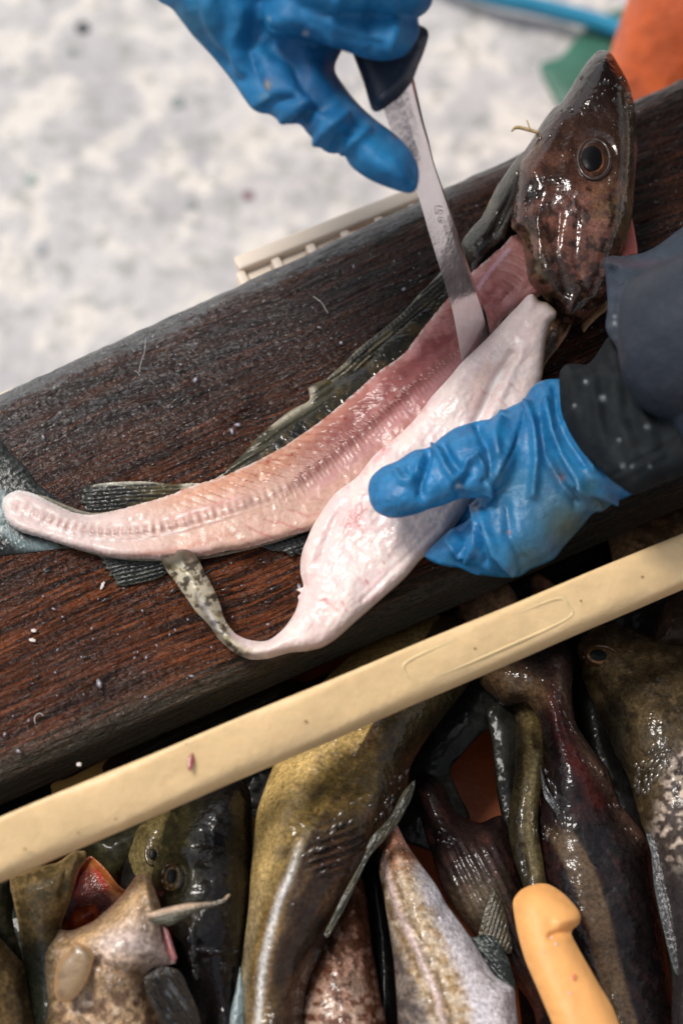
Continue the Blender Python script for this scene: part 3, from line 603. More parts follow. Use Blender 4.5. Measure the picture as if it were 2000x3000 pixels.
def head_c(u, v, d):
    n1 = fbm(u, v, 46, 5, 3); n2 = fbm(u, v, 16, 4, 8); c = np.tile(lin(66, 48, 40), (len(u), 1))
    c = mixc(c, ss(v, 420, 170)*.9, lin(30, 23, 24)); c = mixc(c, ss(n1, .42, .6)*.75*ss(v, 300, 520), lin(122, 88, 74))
    c = mixc(c, np.exp(-(np.hypot((u-1690)/90, (v-640)/130))**2)*.6, lin(150, 104, 90))
    c = mixc(c, np.exp(-(np.hypot((u-1780)/60, (v-640)/110))**2)*.65*ss(n2, .35, .6), lin(152, 122, 82))
    c = mixc(c, ss(fbm(u, v, 20, 4, 31, 80, 2), .54, .64)*ss(v, 420, 560)*.75, lin(36, 26, 24))
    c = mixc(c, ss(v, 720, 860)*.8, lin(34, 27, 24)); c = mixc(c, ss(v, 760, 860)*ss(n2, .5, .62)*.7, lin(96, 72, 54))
    c = mixc(c, smask(u, v, [(1500, 668), (1520, 700), (1532, 760), (1548, 830), (1600, 880)], 10)*.85, lin(172, 140, 112))
    c = mixc(c, smask(u, v, [(1545, 700), (1560, 780), (1590, 850)], 26)*.8, lin(120, 100, 62)); 
    c = mixc(c, smask(u, v, [(1545, 700), (1560, 780), (1590, 850)], 30)*ss(fbm(u, v, 15, 2, 44), .5, .58)*.8, lin(48, 36, 24))
    c = mixc(c, ss(u, 1800, 1850)*.55*ss(v, 200, 300), lin(92, 80, 46)); c = mixc(c, smask(u, v, [(1864, 400), (1862, 520), (1852, 620)], 7)*.9*ss(v, 380, 440), lin(200, 150, 140))
    c = mixc(c, smask(u, v, [(1840, 570), (1845, 640), (1830, 720)], 16)*.6, lin(150, 130, 96))
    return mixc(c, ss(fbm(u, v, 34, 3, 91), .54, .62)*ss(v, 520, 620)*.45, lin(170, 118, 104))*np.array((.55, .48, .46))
hz = [(1770, 160, .055), (1700, 500, .045), (1560, 700, .035), (1700, 900, .022)]
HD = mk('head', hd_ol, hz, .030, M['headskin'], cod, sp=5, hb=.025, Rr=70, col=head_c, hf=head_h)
def onto(S, zc, outline, H, mt, name, parent, sink=.001, **kw):
    c0 = np.mean(np.asarray(outline), 0); return mk(name, outline, zc, H, mt, parent, off=S.at(*c0)-sink, **kw)
wet_beads(HD, [([(1765, 230), (1740, 330), (1720, 350)], 10, 16, .0011, 2.2), ([(1800, 240), (1795, 300)], 5, 12, .0010, 2.4), ([(1815, 200), (1832, 260), (1842, 340), (1845, 400)], 6, 40, .0008, 2), ([(1790, 330), (1810, 380)], 12, 16, .0008, 1.6),
              ([(1670, 430), (1655, 500), (1650, 560)], 9, 16, .0010, 2), ([(1570, 550), (1545, 590), (1530, 640)], 8, 22, .0016, 1.8), ([(1600, 600), (1595, 650)], 8, 9, .001, 2), ([(1800, 500), (1790, 535), (1780, 545)], 6, 12, .0010, 1.5), ([(1700, 460), (1705, 500)], 4, 10, .0008, 1.5),
              ([(1700, 250), (1650, 330), (1580, 430)], 14, 24, .0009, 3), ([(1650, 700), (1700, 800), (1690, 920)], 30, 16, .0006, 1.5)], HD.o, mat('slime', rough=.3, coat=1, coatr=.02, spec=.3))  # drops added where the head glints
hzf = lambda u, v: float(zfield(hz, np.array([u]), np.array([v]))[0])
def ring_c(u, v, d, cx=1740, cy=468, a=40, b_=50):
    r = np.hypot((u-cx)/a, (v-cy)/b_); c = np.tile(lin(92, 56, 34), (len(u), 1)); c = mixc(c, ss(fbm(u, v, 10, 3, 4), .45, .6), lin(150, 90, 50))
    c = mixc(c, ss(r, .70, .86), lin(40, 28, 22)); return mixc(c, ss(np.arctan2(v-cy, u-cx), .2, 1.2)*np.exp(-((r-.82)/.12)**2), lin(160, 116, 80))
eye = mk('eye', ell(1739, 467, 40, 50, 12), hzf(1740, 468), .004, M['eye'], HD.o, off=HD.at(1740, 468)-.0025, sp=4, hb=.004, col=ring_c)
mk('pupil', ell(1732, 464, 31, 37, 0), hzf(1740, 468), .0025, mat('pupil', color=(.005, .005, .006), rough=.35, spec=.12, coat=.0), HD.o, off=eye.at(1740, 468)-.0006, sp=4, hb=.001)
tn = [(1740, 468)]
th = np.linspace(0, 2*math.pi, 30); V, F = tube([eye.pt(1740, 468)*0+P(1739+45*math.cos(a), 467+56*math.sin(a), hzf(1740, 468))+(CAM-P(1740, 468, .05))/np.linalg.norm(CAM-P(1740, 468, .05))*(HD.at(1739+45*math.cos(a), 467+56*math.sin(a))-.0003) for a in th], [.0012]*30, n=8, sub=2)
link('eye_rim', V, F, mat('eye_rim', color=tuple(lin(50, 34, 25)), rough=.4, coat=.5), HD.o)
pk = mat('gill_flesh', color=tuple(lin(214, 112, 100)), rough=.3, coat=.5, sss=.3, bumps=[(300, .0006, (1, 4, 1))])
mk('gill_flap', [(1844, 655), (1850, 640), (1860, 690), (1866, 742), (1842, 748), (1815, 760), (1822, 720)], .02, .006, pk, cod, sp=6, hb=.01)
amb = lambda u, v, d: mixc(mixc(np.tile(lin(66, 46, 34), (len(u), 1)), ss(fbm(u, v, 22, 3, 5, -55, 3), .45, .62)*.7, lin(120, 84, 58)), np.exp(-(d/6)**2)*.4, lin(170, 130, 90))
mk('pectoral_fin', [(1626, 905), (1634, 935), (1662, 930), (1672, 950), (1655, 990), (1625, 1030), (1598, 1065), (1580, 1110), (1560, 1090), (1585, 1020)], .016, .006, M['fin'], cod, sp=6, hb=.004, col=amb, hf=lray(-58, 13, .001))
mk('gill_flap', [(1700, 950), (1722, 920), (1750, 895), (1775, 880), (1780, 905), (1750, 930), (1725, 955), (1708, 975)], .012, .006, M['skin'], cod, sp=6, hb=.004, col=lin(150, 110, 74))
# straw
stm = mat('straw', color=tuple(lin(186, 160, 116)), rough=.6, bumps=[(300, .0004, (1, 6, 1))])
V1 = tube([P(1498, 384, .05), P(1513, 373, .05), P(1550, 381, .05), P(1590, 393, .05)], [.0006, .0012, .0012, .0011], n=8)
V2 = tube([P(1552, 380, .051), P(1547, 366, .051), P(1543, 352, .051)], [.0006, .0005, .0004], n=6)
V, F = merge([V1, V2]); tag(link('straw', V, F, stm), 'small split piece of straw sticking out behind the cod head', 'straw')
# ------------------------------------------------------------------ the fillet
fi_ol = [(1545, 865), (1565, 863), (1578, 880), (1600, 886), (1618, 900), (1629, 914), (1626, 932), (1612, 948), (1604, 975), (1597, 1010), (1592, 1060), (1586, 1110), (1560, 1180), (1500, 1300), (1440, 1410), (1380, 1475), (1330, 1545), (1290, 1590), (1262, 1615), (1228, 1645), (1183, 1697), (1106, 1765), (1030, 1832), (985, 1872), (944, 1897), (900, 1908), (848, 1913), (784, 1930), (733, 1932), (689, 1914), (644, 1876), (612, 1831), (574, 1792), (545, 1750), (529, 1728), (505, 1694), (488, 1672), (474, 1646), (478, 1630), (492, 1632), (500, 1622), (512, 1622), (520, 1612), (548, 1610), (574, 1626), (600, 1676), (625, 1722), (644, 1766), (657, 1811), (689, 1855), (733, 1875), (784, 1876), (829, 1843), (861, 1798), (874, 1762), (872, 1748), (880, 1737), (868, 1727), (888, 1718), (880, 1680), (880, 1642), (888, 1605), (899, 1580), (915, 1542), (948, 1490), (984, 1443), (1044, 1398), (1090, 1340), (1122, 1310), (1156, 1284), (1207, 1236), (1263, 1163), (1314, 1107), (1352, 1061), (1395, 1020), (1437, 979), (1486, 926), (1514, 898)]
tailpath = [(520, 1612), (545, 1680), (590, 1770), (640, 1850), (700, 1905), (760, 1922)]
def fil_c(u, v, d):
    n1 = fbm(u, v, 70, 4, 3); n2 = fbm(u, v, 18, 4, 9, -50, 2); c = np.tile(lin(226, 205, 199), (len(u), 1))
    c = mixc(c, ss(n1, .48, .66)*.5, lin(226, 198, 198)); c = mixc(c, ss(n2, .55, .7)*.3, lin(246, 238, 232))
    c = mixc(c, smask(u, v, [(1010, 1480), (960, 1560), (930, 1680), (900, 1790)], 40)*.35, lin(226, 178, 180))
    c = mixc(c, smask(u, v, [(1260, 1175), (1180, 1270), (1080, 1370), (1010, 1440)], 12)*ss(fbm(u, v, 20, 3, 2), .35, .6)*.6, lin(214, 150, 152))
    for k, (a, b_, r, s_) in enumerate([(1040, 1505, 20, .5), (1020, 1540, 30, .35), (1050, 1530, 18, .4), (950, 1760, 16, .3), (1150, 1290, 10, .7), (1125, 1315, 8, .6), (1110, 1150, 4, .5)]):
        c = mixc(c, np.exp(-(np.hypot(u-a, v-b_)/r)**2)*s_*ss(fbm(u, v, 9, 3, 20+k), .35, .55), lin(204, 84, 88))
    for q in ([(1010, 1540), (1060, 1500), (1075, 1490)], [(1020, 1500), (1045, 1530), (1062, 1560)], [(1065, 1450), (1058, 1475), (1060, 1500)], [(1195, 1140), (1205, 1155), (1225, 1158)], [(1072, 1700), (1078, 1712)], [(1122, 1645), (1126, 1652)], [(1408, 1138), (1415, 1150), (1438, 1158)], [(1000, 1760), (1015, 1790)], [(952, 1755), (958, 1765)]):
        c = mixc(c, smask(u, v, q, 3.2)*.6, lin(190, 84, 86))
    for k_ in range(16):
        a0 = 960+k_*34; b0 = 1800-k_*44; c = mixc(c, smask(u, v, [(a0-40, b0-50), (a0+10, b0-30), (a0+50, b0+10)], 4)*.42*ss(fbm(u, v, 30, 2, k_), .38, .6), lin(206, 158, 156))
    c = mixc(c, ss(np.abs(fbm(u, v, 45, 4, 71, -55, 3)-.5), .035, .0)*.3, lin(250, 240, 234))
    cg = [(1470, 1085), (1440, 1130), (1415, 1200), (1390, 1240)]
    c = mixc(c, smask(u, v, [(1430, 1080), (1405, 1120), (1385, 1190)], 22)*.5, lin(214, 176, 156)); c = mixc(c, smask(u, v, cg, 7)*.8, lin(252, 246, 240))
    # skin side of the twisted tail end
    s, q = arclen(u, v, tailpath); sk = ss(u, 800, 690)*ss(q, -14-ss(s, 180, 330)*8, -8-ss(s, 180, 330)*8+6)
    base = mixc(np.tile(lin(206, 196, 172), (len(u), 1)), ss(fbm(u, v, 18, 4, 5), .5, .6)*.8, lin(128, 116, 78)); base = mixc(base, ss(fbm(u, v, 16, 4, 15), .55, .64)*.9, lin(60, 54, 44))
    base = mixc(base, ss(s, 60, 30)*.95, lin(56, 50, 36)); base = mixc(base, np.exp(-((q-8)/7)**2)*ss(s, 140, 240)*.6, lin(70, 62, 50)); base = mixc(base, np.exp(-((q+2)/8)**2)*ss(s, 110, 160)*ss(s, 300, 240)*.6, lin(140, 136, 148))
    sk = np.maximum(sk, ss(s, 330, 300)*ss(u, 690, 660)); c = c*(1-sk[:, None])+base*sk[:, None]
    c = mixc(c, ((u > 1560) & (v < 1130))*np.exp(-(d/9)**2)*.9, lin(120, 92, 60)); 
    c = mixc(c, ((u > 900) & (u < 1300) & (v > 1560))*np.exp(-(d/3.5)**2)*ss(pdist(u, v, [(900, 1912), (1100, 1780), (1300, 1590)]), 40, 20)*.7, lin(150, 136, 100))
    return c
def fil_h(u, v, d):
    h = .004*(fbm(u, v, 90, 3, 3)-.5)+.0014*(fbm(u, v, 22, 4, 9, -50, 2)-.5)
    h += -.0045*smask(u, v, [(1500, 1040), (1455, 1110), (1420, 1190), (1395, 1240)], 15)+.002*smask(u, v, [(1530, 1020), (1470, 1150), (1430, 1240)], 16)
    h += -.002*smask(u, v, [(1060, 1400), (990, 1500), (930, 1650), (900, 1780)], 18)+.002*smask(u, v, [(1180, 1560), (1080, 1650), (1000, 1760)], 30)
    h += -.0012*smask(u, v, [(1280, 1540), (1180, 1640), (1060, 1760)], 8)+.0005*(np.abs(fbm(u, v, 34, 3, 71, -50, 3)-.5)-.12)+.0005*(fbm(u, v, 11, 2, 81)-.5)
    s, q = arclen(u, v, tailpath); return h+.003*np.exp(-((q+4)/16)**2)*ss(s, 380, 300)
fz_ = [(1580, 880, .046), (1400, 1060, .040), (1150, 1350, .032), (900, 1620, .016), (1150, 1690, .02), (850, 1880, .012), (640, 1850, .016), (560, 1720, .014), (520, 1620, .018)]
FI = mk('fish_fillet', fi_ol, fz_, .013, M['fillet'], None, sp=4.2, hb=.008, Rr=46, col=fil_c, hf=fil_h)
tag(FI.o, 'pale pinkish white cod fillet peeled off the fish and held under the blue thumb', 'fillet')
# ------------------------------------------------------------------ knife
kn = empty('filleting_knife', P(1395, 1015, .045)); tag(kn, 'narrow steel filleting knife with dark handle held upright in the upper blue glove', 'knife')
Lp = [(1108, 250), (1130, 340), (1165, 430), (1220, 561), (1258, 689), (1291, 796), (1324, 908), (1340, 990), (1352, 1063)]
Rp = [(1205, 185), (1243, 351), (1259, 410), (1273, 472), (1296, 540), (1321, 612), (1346, 690), (1366, 750), (1386, 810), (1421, 900), (1438, 973)]
Lr = spline(Lp, 8, False); Rr_ = spline(Rp, 8, False); nk = 120
def resamp(q, n): s = np.r_[0, np.cumsum(np.hypot(*np.diff(q, axis=0).T))]; t = np.linspace(0, s[-1], n); return np.stack([np.interp(t, s, q[:, 0]), np.interp(t, s, q[:, 1])], 1)
Lr, Rr_ = resamp(Lr, nk), resamp(Rr_, nk); tz = np.linspace(0, 1, nk); zL = .202*(1-tz)+.038*tz+.004*np.sin(tz*math.pi); zR = zL-.006
A = P(Lr[:, 0], Lr[:, 1], zL); B = P(Rr_[:, 0], Rr_[:, 1], zR); V = []; F = []
for i in range(nk):
    t_ = A[min(i+1, nk-1)]-A[max(i-1, 0)]; w_ = B[i]-A[i]; n_ = np.cross(w_, t_); n_ /= np.linalg.norm(n_); n_ = n_ if n_@(CAM-A[i]) > 0 else -n_
    V += [A[i]]+[A[i]+w_*f+n_*.0011*min(1, f*1.6) for f in (.12, .3, .5, .7, .84)]+[B[i]-w_*.035+n_*-.0002, B[i]-n_*.0009]+[A[i]+w_*.5-n_*.0011]
kk = 9
for i in range(nk-1):
    for j in range(kk): F.append((i*kk+j, i*kk+(j+1) % kk, (i+1)*kk+(j+1) % kk, (i+1)*kk+j))
F += [tuple(range(kk)), tuple((nk-1)*kk+j for j in range(kk))]
steel = mat('blade_steel', color=(.86, .78, .80), rough=.13, rn=.04, metal=.94, coat=.2, mott=[(120, .9, 1.05)], bumps=[(260, .00008, I3, 3), (40, .0002, I3, 2)], rscale=60)  # steel evenly tinted pinkish
o = link('blade', V, F, steel, kn)
for q in o.data.polygons: pass
o.data.polygons.foreach_set('use_smooth', [False]*len(o.data.polygons))
o['label'] = 'steel blade with a pinkish tint'
bv = np.array(V); bu, bw = proj(bv); st_ = []
for gl_ in ([(1296, 608), (1290, 603), (1283, 606), (1280, 615), (1282, 624), (1288, 628), (1294, 624), (1296, 616), (1291, 617)], [(1299, 640), (1293, 637), (1289, 642), (1289, 650), (1294, 654), (1300, 652), (1301, 646), (1297, 646)]):
    pts_ = []
    for x_, y_ in gl_:
        k_ = np.argsort((bu-x_)**2+(bw-y_)**2+(np.arange(len(bv)) % 9 == 8)*1e6)[:3]; zz_ = float(bv[k_][:, 2].mean()); pts_.append(P(x_, y_, zz_+.0012))
    st_.append(tube(pts_, [.00016]*len(pts_), n=5, sub=3))
sV, sF = merge(st_); link('stamp', sV, sF, mat('stamp_ink', color=(.3, .26, .28), rough=.5), o)
hn_ol = [(1000, 60), (1030, 150), (1060, 230), (1074, 275), (1085, 312), (1092, 324), (1104, 328), (1126, 318), (1150, 300), (1170, 285), (1190, 262), (1208, 236), (1224, 195), (1240, 155), (1250, 125), (1255, 104), (1252, 88), (1240, 78), (1200, 60), (1150, 20), (1080, 10)]
mk('handle', hn_ol, [(1100, 300, .196), (1150, 60, .206)], .012, mat('handle_rubber', color=tuple(lin(38, 46, 60)), rough=.42, rn=.1, mott=[(60, .8, 1.2)], bumps=[(500, .0003, I3)]), kn, sp=7, hb=.012, Rr=60,
   hf=lambda u, v, d: .002*smask(u, v, [(1225, 150), (1180, 230), (1120, 290)], 14))
# ------------------------------------------------------------------ the person: two gloved hands, sleeve, jacket, trousers
per = empty('person', (0.28, .62, GZ))
tag(per, 'person in blue rubber gloves, dark oilskin sleeve and orange trousers filleting the cod', 'person')
def strokes(V, N, F, st, mt, name, parent, colf, noise=.0006):
    u, v = proj(V); face = (N*((CAM-V)/np.linalg.norm(CAM-V, axis=1)[:, None])).sum(1); w = ss(face, .0, .35); h = np.zeros(len(V))
    for poly, wd, hh in st: h += hh*smask(u, v, poly, wd)
    h += noise*2*(fbm(u, v, 45, 4, 3)-.5)
    V = V+N*(h*w*1.35)[:, None]; return link(name, V, F, mt, parent, colf(u, v))
def gcol(dirt_shade=()):
    def f(u, v):
        n1 = fbm(u, v, 90, 4, 3); n2 = fbm(u, v, 26, 4, 9); c = np.tile(lin(30, 114, 166), (len(u), 1))
        c = mixc(c, ss(n1, .42, .62)*.6, lin(20, 92, 142)); c = mixc(c, ss(n2, .52, .66)*.45, lin(48, 124, 172))
        for a, b_, r, rgb, k in dirt_shade: c = mixc(c, np.exp(-(np.hypot(u-a, v-b_)/r)**2)*k, lin(*rgb))
        return c
    return f
# hand that grips the knife: forearm and thumb, then the fingers closed round the handle
g1 = shape([(300, -260), (400, -90), (462, 2), (502, 24), (532, 62), (562, 102), (620, 164), (680, 238), (710, 283), (736, 318), (764, 333), (791, 335), (813, 352), (846, 365), (879, 362), (897, 388), (928, 418), (946, 441), (972, 452), (1005, 450), (1022, 482), (1054, 510), (1098, 535), (1153, 556), (1197, 568), (1217, 560), (1227, 527), (1224, 483), (1197, 433), (1153, 390), (1098, 348), (1049, 303), (1016, 263), (980, 203), (1000, 150), (1040, 60), (1060, -80), (1080, -260)],
           [(600, -100, .22), (760, 200, .195), (1200, 540, .180)], .030, sp=11, hb=.026, Rr=120)
g2 = shape([(800, -260), (780, -60), (770, 40), (790, 100), (868, 106), (917, 122), (961, 134), (1016, 153), (1071, 172), (1126, 179), (1180, 166), (1210, 136), (1230, 94), (1225, 60), (1210, 33), (1178, 2), (1150, -60), (1160, -160), (1150, -260)],
           [(800, 0, .225), (1200, 80, .22)], .026, sp=11, hb=.022, Rr=85)
# remaining fingers, curled round the handle just above the frame edge
fing = []
for k, (a, b_) in enumerate([(-40, 1215), (-110, 1200), (-175, 1180)]):
    fing.append(tube([P(820, a, .23), P(980, a-8, .252), P(b_-70, a+6, .246), P(b_-10, a+26, .22), P(b_-60, a+46, .195), P(b_-160, a+44, .188)], [.013, .0125, .012, .0115, .010, .008], n=14, sub=5))
V, F, N = remesh(*merge([(g1.V, g1.F), (g2.V, g2.F)]+fing), .0016, 5)
st1 = [([(764, 333), (800, 300), (850, 285)], 16, -.003), ([(879, 362), (905, 330), (950, 300)], 15, -.0035), ([(972, 452), (990, 415), (1030, 385)], 15, -.003), ([(830, 350), (870, 320), (900, 300)], 16, .002), ([(930, 415), (965, 370), (1010, 340)], 16, .003),
       ([(1000, 445), (1040, 410), (1075, 380)], 14, .002), ([(750, 90), (720, 140), (735, 210), (760, 270)], 26, -.004), ([(700, 40), (690, 110), (700, 200)], 28, .003), ([(790, 120), (860, 170), (900, 240), (960, 300)], 26, -.005),
       ([(1000, -20), (970, 60), (980, 120)], 18, .0018), ([(1100, 0), (1075, 70), (1090, 140)], 16, -.0016), ([(1150, 10), (1160, 80), (1140, 150)], 14, .0015), ([(860, 0), (900, 60), (1000, 110), (1120, 130)], 14, -.001), ([(620, -60), (600, 40), (640, 130)], 30, .002), ([(540, -40), (600, 90), (700, 230)], 18, -.0018)]
M['glove2'] = mat('shaded_rubber_glove', spec=.25, rough=.55, rn=.08, mott=[(140, .8, 1.05), (1400, .9, 1.06)], bumps=[(200, .0004, I3), (1600, .00012, I3)], coat=.04, coatr=.3)  # darker copy of the glove rubber, the upper hand's shade in its colour
o = strokes(V, N, F, st1, M['glove2'], 'glove', per, gcol([(940, 200, 160, (12, 62, 110), .6), (775, 248, 15, (170, 150, 112), .9), (762, 285, 12, (96, 110, 96), .6), (895, 98, 7, (190, 190, 190), .8), (787, 55, 6, (150, 180, 190), .7), (560, 60, 70, (60, 110, 120), .35), (1155, 400, 12, (90, 60, 70), .5)]))  # first spot paints the fingers' shadow on the palm
o['label'] = 'blue rubber glove gripping the knife, thumb pointing down the blade'
# hand that holds the fillet
th_ol = [(1077, 1432), (1086, 1398), (1120, 1367), (1162, 1350), (1211, 1319), (1254, 1311), (1291, 1281), (1334, 1252), (1389, 1235), (1430, 1228), (1500, 1225), (1540, 1300), (1500, 1400), (1430, 1450), (1395, 1460), (1346, 1461), (1303, 1479), (1260, 1491), (1224, 1505), (1175, 1517), (1138, 1518), (1101, 1500), (1083, 1472)]
pa_ol = [(1380, 1240), (1420, 1234), (1469, 1203), (1530, 1172), (1554, 1136), (1579, 1117), (1610, 1110), (1650, 1112), (1720, 1150), (1800, 1260), (1870, 1380), (1900, 1430), (1854, 1448), (1799, 1473), (1763, 1500), (1738, 1503), (1701, 1546), (1652, 1601), (1622, 1638), (1579, 1659), (1554, 1668), (1524, 1688), (1481, 1693), (1420, 1687), (1383, 1681), (1346, 1664), (1285, 1655), (1250, 1638), (1241, 1626), (1264, 1600), (1297, 1570), (1316, 1552), (1358, 1531), (1383, 1503), (1396, 1474), (1385, 1440), (1370, 1340)]
h1 = shape(th_ol, [(1080, 1440, .066), (1450, 1350, .074)], .019, sp=9, hb=.008, Rr=85)
h2 = shape(pa_ol, [(1300, 1620, .030), (1450, 1500, .052), (1500, 1250, .066), (1800, 1350, .075), (1650, 1600, .045)], .026, sp=9, hb=.022, Rr=120)
hf2 = [tube([P(1560-k*0, 1560-k*70, .036), P(1420-k*10, 1600-k*90, .022+.002*k), P(1330+k*20, 1600-k*95, .014), P(1350+k*25, 1560-k*95, .010)], [.012, .0115, .010, .008], n=12, sub=5) for k in range(3)]
V, F, N = remesh(*merge([(h1.V, h1.F), (h2.V, h2.F)]+hf2), .0013, 4)
st2 = [([(1533, 1185), (1530, 1234), (1505, 1307), (1469, 1381), (1438, 1460), (1420, 1497)], 5, -.0016), ([(1520, 1230), (1492, 1310), (1455, 1390)], 12, .0012),
       ([(1160, 1385), (1175, 1412), (1200, 1415), (1222, 1380), (1240, 1335)], 9, .0030), ([(1195, 1370), (1212, 1385)], 10, -.002), ([(1254, 1313), (1245, 1360), (1230, 1410), (1235, 1450)], 13, -.0042),
       ([(1262, 1305), (1290, 1335), (1305, 1375), (1330, 1405), (1352, 1390), (1370, 1352), (1395, 1342)], 9, .0036), ([(1300, 1310), (1322, 1345), (1345, 1370)], 11, -.004), ([(1365, 1390), (1340, 1430), (1350, 1455)], 13, -.0030),
       ([(1395, 1240), (1425, 1300), (1440, 1360), (1425, 1410)], 13, -.0040), ([(1400, 1340), (1425, 1390), (1432, 1440), (1425, 1480)], 9, .0030), ([(1470, 1215), (1450, 1270), (1455, 1330)], 13, .0022),
       ([(1545, 1190), (1565, 1260), (1570, 1350), (1560, 1450)], 13, .0042), ([(1580, 1230), (1595, 1330), (1640, 1420), (1690, 1480)], 14, -.0042), ([(1600, 1180), (1615, 1270), (1650, 1340), (1700, 1410), (1720, 1450)], 12, .0040),
       ([(1625, 1140), (1630, 1210), (1665, 1290), (1710, 1360)], 9, -.0032), ([(1650, 1240), (1690, 1310), (1740, 1375)], 9, .003), ([(1700, 1420), (1740, 1440), (1800, 1465)], 9, .003), ([(1690, 1440), (1720, 1470), (1760, 1490)], 9, -.003),
       ([(1395, 1475), (1400, 1540), (1395, 1600), (1370, 1640)], 9, .0036), ([(1415, 1500), (1425, 1560), (1450, 1620), (1500, 1670)], 14, .0036), ([(1380, 1530), (1350, 1570), (1345, 1620)], 9, -.0034), ([(1410, 1560), (1412, 1610), (1420, 1650)], 9, -.0030),
       ([(1330, 1560), (1310, 1590), (1345, 1630)], 9, .0022), ([(1480, 1480), (1490, 1560), (1530, 1640)], 18, -.0026), ([(1400, 1680), (1350, 1655), (1290, 1645)], 8, .001)]
o = strokes(V, N, F, st2, M['glove'], 'glove', per, gcol([(1640, 1395, 14, (110, 66, 60), .85), (1645, 1402, 5, (190, 100, 60), .9), (1491, 1555, 6, (200, 120, 60), .7), (1346, 1437, 8, (210, 220, 225), .9), (1620, 1380, 24, (84, 100, 110), .5), (1600, 1470, 130, (62, 100, 118), .45), (1660, 1540, 90, (76, 88, 66), .85), (1760, 1480, 30, (80, 86, 60), .8), (1540, 1640, 70, (60, 88, 84), .75), (1730, 1420, 30, (56, 76, 60), .6), (1480, 1420, 70, (60, 116, 140), .4)]))
o['label'] = 'blue rubber glove pressing its thumb on the fillet'
# cuff and sleeve
fab = mat('cuff_fabric', spec=.12, rough=.7, rn=.1, mott=[(90, .8, 1.2)], bumps=[(200, .0007, I3), (1800, .0003, I3)], coat=.0)
def cuff_c(u, v, d):
    c = np.tile(lin(24, 28, 31), (len(u), 1)); c = mixc(c, ss(v-(u*.62+240), 0, 30)*.0, lin(30, 34, 36)); c = mixc(c, ss(fbm(u, v, 40, 3, 5), .5, .65)*.5, lin(38, 42, 45))
    for a, b_, r in [(1764, 1166, 7), (1823, 1365, 6), (1850, 1364, 4), (1715, 1118, 5), (1810, 1290, 4), (1893, 1250, 5), (1680, 1190, 4), (1900, 1365, 4)]: c = mixc(c, np.exp(-(np.hypot(u-a, v-b_)/r)**2)*.6, lin(160, 168, 174))
    return c
mk('cuff', [(1637, 1119), (1641, 1085), (1660, 1067), (1690, 1066), (1716, 1068), (1738, 1050), (1758, 1020), (1790, 985), (1900, 1020), (2060, 1160), (2120, 1340), (2000, 1393), (1930, 1420), (1856, 1449), (1824, 1432), (1781, 1400), (1744, 1363), (1701, 1320), (1666, 1264), (1643, 1205)],
   [(1640, 1120, .085), (1900, 1300, .105)], .026, fab, per, sp=9, hb=.03, Rr=120, col=cuff_c,
   hf=lambda u, v, d: .0018*np.sin((u*.62-v*.1+30*fbm(u, v, 120, 2, 4))*2*math.pi/46)*ss(v, 1380, 1250)-.0022*smask(u, v, [(1781, 1397), (1848, 1362), (1928, 1319), (1980, 1286)], 6)+.002*smask(u, v, [(1790, 1410), (1860, 1372), (1940, 1330)], 9)+.004*(fbm(u, v, 120, 3, 7)-.5))
def slv_c(u, v, d):
    c = np.tile(lin(48, 57, 69), (len(u), 1)); c = mixc(c, ss(fbm(u, v, 80, 4, 5), .42, .62)*.6, lin(36, 43, 53)); c = mixc(c, ss(fbm(u, v, 30, 4, 15), .55, .68)*.4, lin(66, 75, 88))
    for a, b_, r in [(1834, 970, 4), (1800, 948, 6), (1821, 1025, 6), (1959, 1048, 7), (1992, 1026, 6), (1938, 1173, 10), (1822, 1078, 4), (1991, 1108, 5), (1902, 1010, 4), (1870, 885, 3), (1957, 1131, 4), (1800, 930, 4)]: c = mixc(c, np.exp(-(np.hypot(u-a, v-b_)/r)**2)*.6, lin(170, 178, 186))
    return mixc(c, smask(u, v, [(1790, 765), (1860, 775), (1960, 770), (2050, 760)], 10)*.5, lin(70, 44, 52))
mk('sleeve', [(1766, 768), (1771, 756), (1790, 749), (1820, 750), (1880, 741), (1931, 715), (2000, 664), (2120, 600), (2330, 560), (2420, 900), (2330, 1250), (2160, 1420), (2080, 1400), (2020, 1330), (1977, 1277), (1922, 1203), (1867, 1142), (1822, 1060), (1800, 1012), (1782, 985), (1772, 955), (1778, 900), (1774, 830)],
   [(1780, 850, .095), (2050, 1000, .14), (1850, 1150, .118)], .034, M['sleeve'], per, sp=11, hb=.04, Rr=170, col=slv_c,
   hf=lambda u, v, d: .006*(fbm(u, v, 130, 3, 7)-.5)+.004*smask(u, v, [(1780, 770), (1880, 760), (2000, 700)], 10)-.003*smask(u, v, [(1790, 800), (1880, 790), (2000, 770)], 14)+.003*smask(u, v, [(1840, 920), (1900, 1020), (2000, 1120)], 26)-.003*smask(u, v, [(1800, 900), (1860, 1020), (1960, 1160)], 22))
# jacket: sleeves up to the shoulders and the torso bending over the tub (outside the frame, its lean set to block overhead sky)
jb = []
sh = [(-.02, .54, .54), (.52, .42, .48)]
jb.append(tube([P(1920, 1020, .125), P(2350, 900, .17), (.50, .13, .22), (.62, .24, .34), sh[1]], [.040, .05, .055, .065, .085], n=24, sub=5))
jb.append(tube([P(560, -330, .23), P(520, -520, .25), (-.22, .46, .36), (-.16, .54, .46), sh[0]], [.045, .048, .06, .07, .085], n=24, sub=5))
jb.append(tube([sh[0], (.12, .50, .60), (.34, .44, .58), sh[1]], [.10, .14, .14, .10], n=24, sub=5))
jb.append(tube([(.22, .46, .60), (.30, .56, .48), (.44, .66, .30), (.54, .84, .08), (.57, .90, -.08)], [.14, .20, .20, .19, .16], n=28, sub=5))
V, F, N = remesh(*merge(jb), .008, 6); c = np.tile(lin(44, 50, 60), (len(V), 1))
link('jacket', V, F, M['sleeve'], per, c)
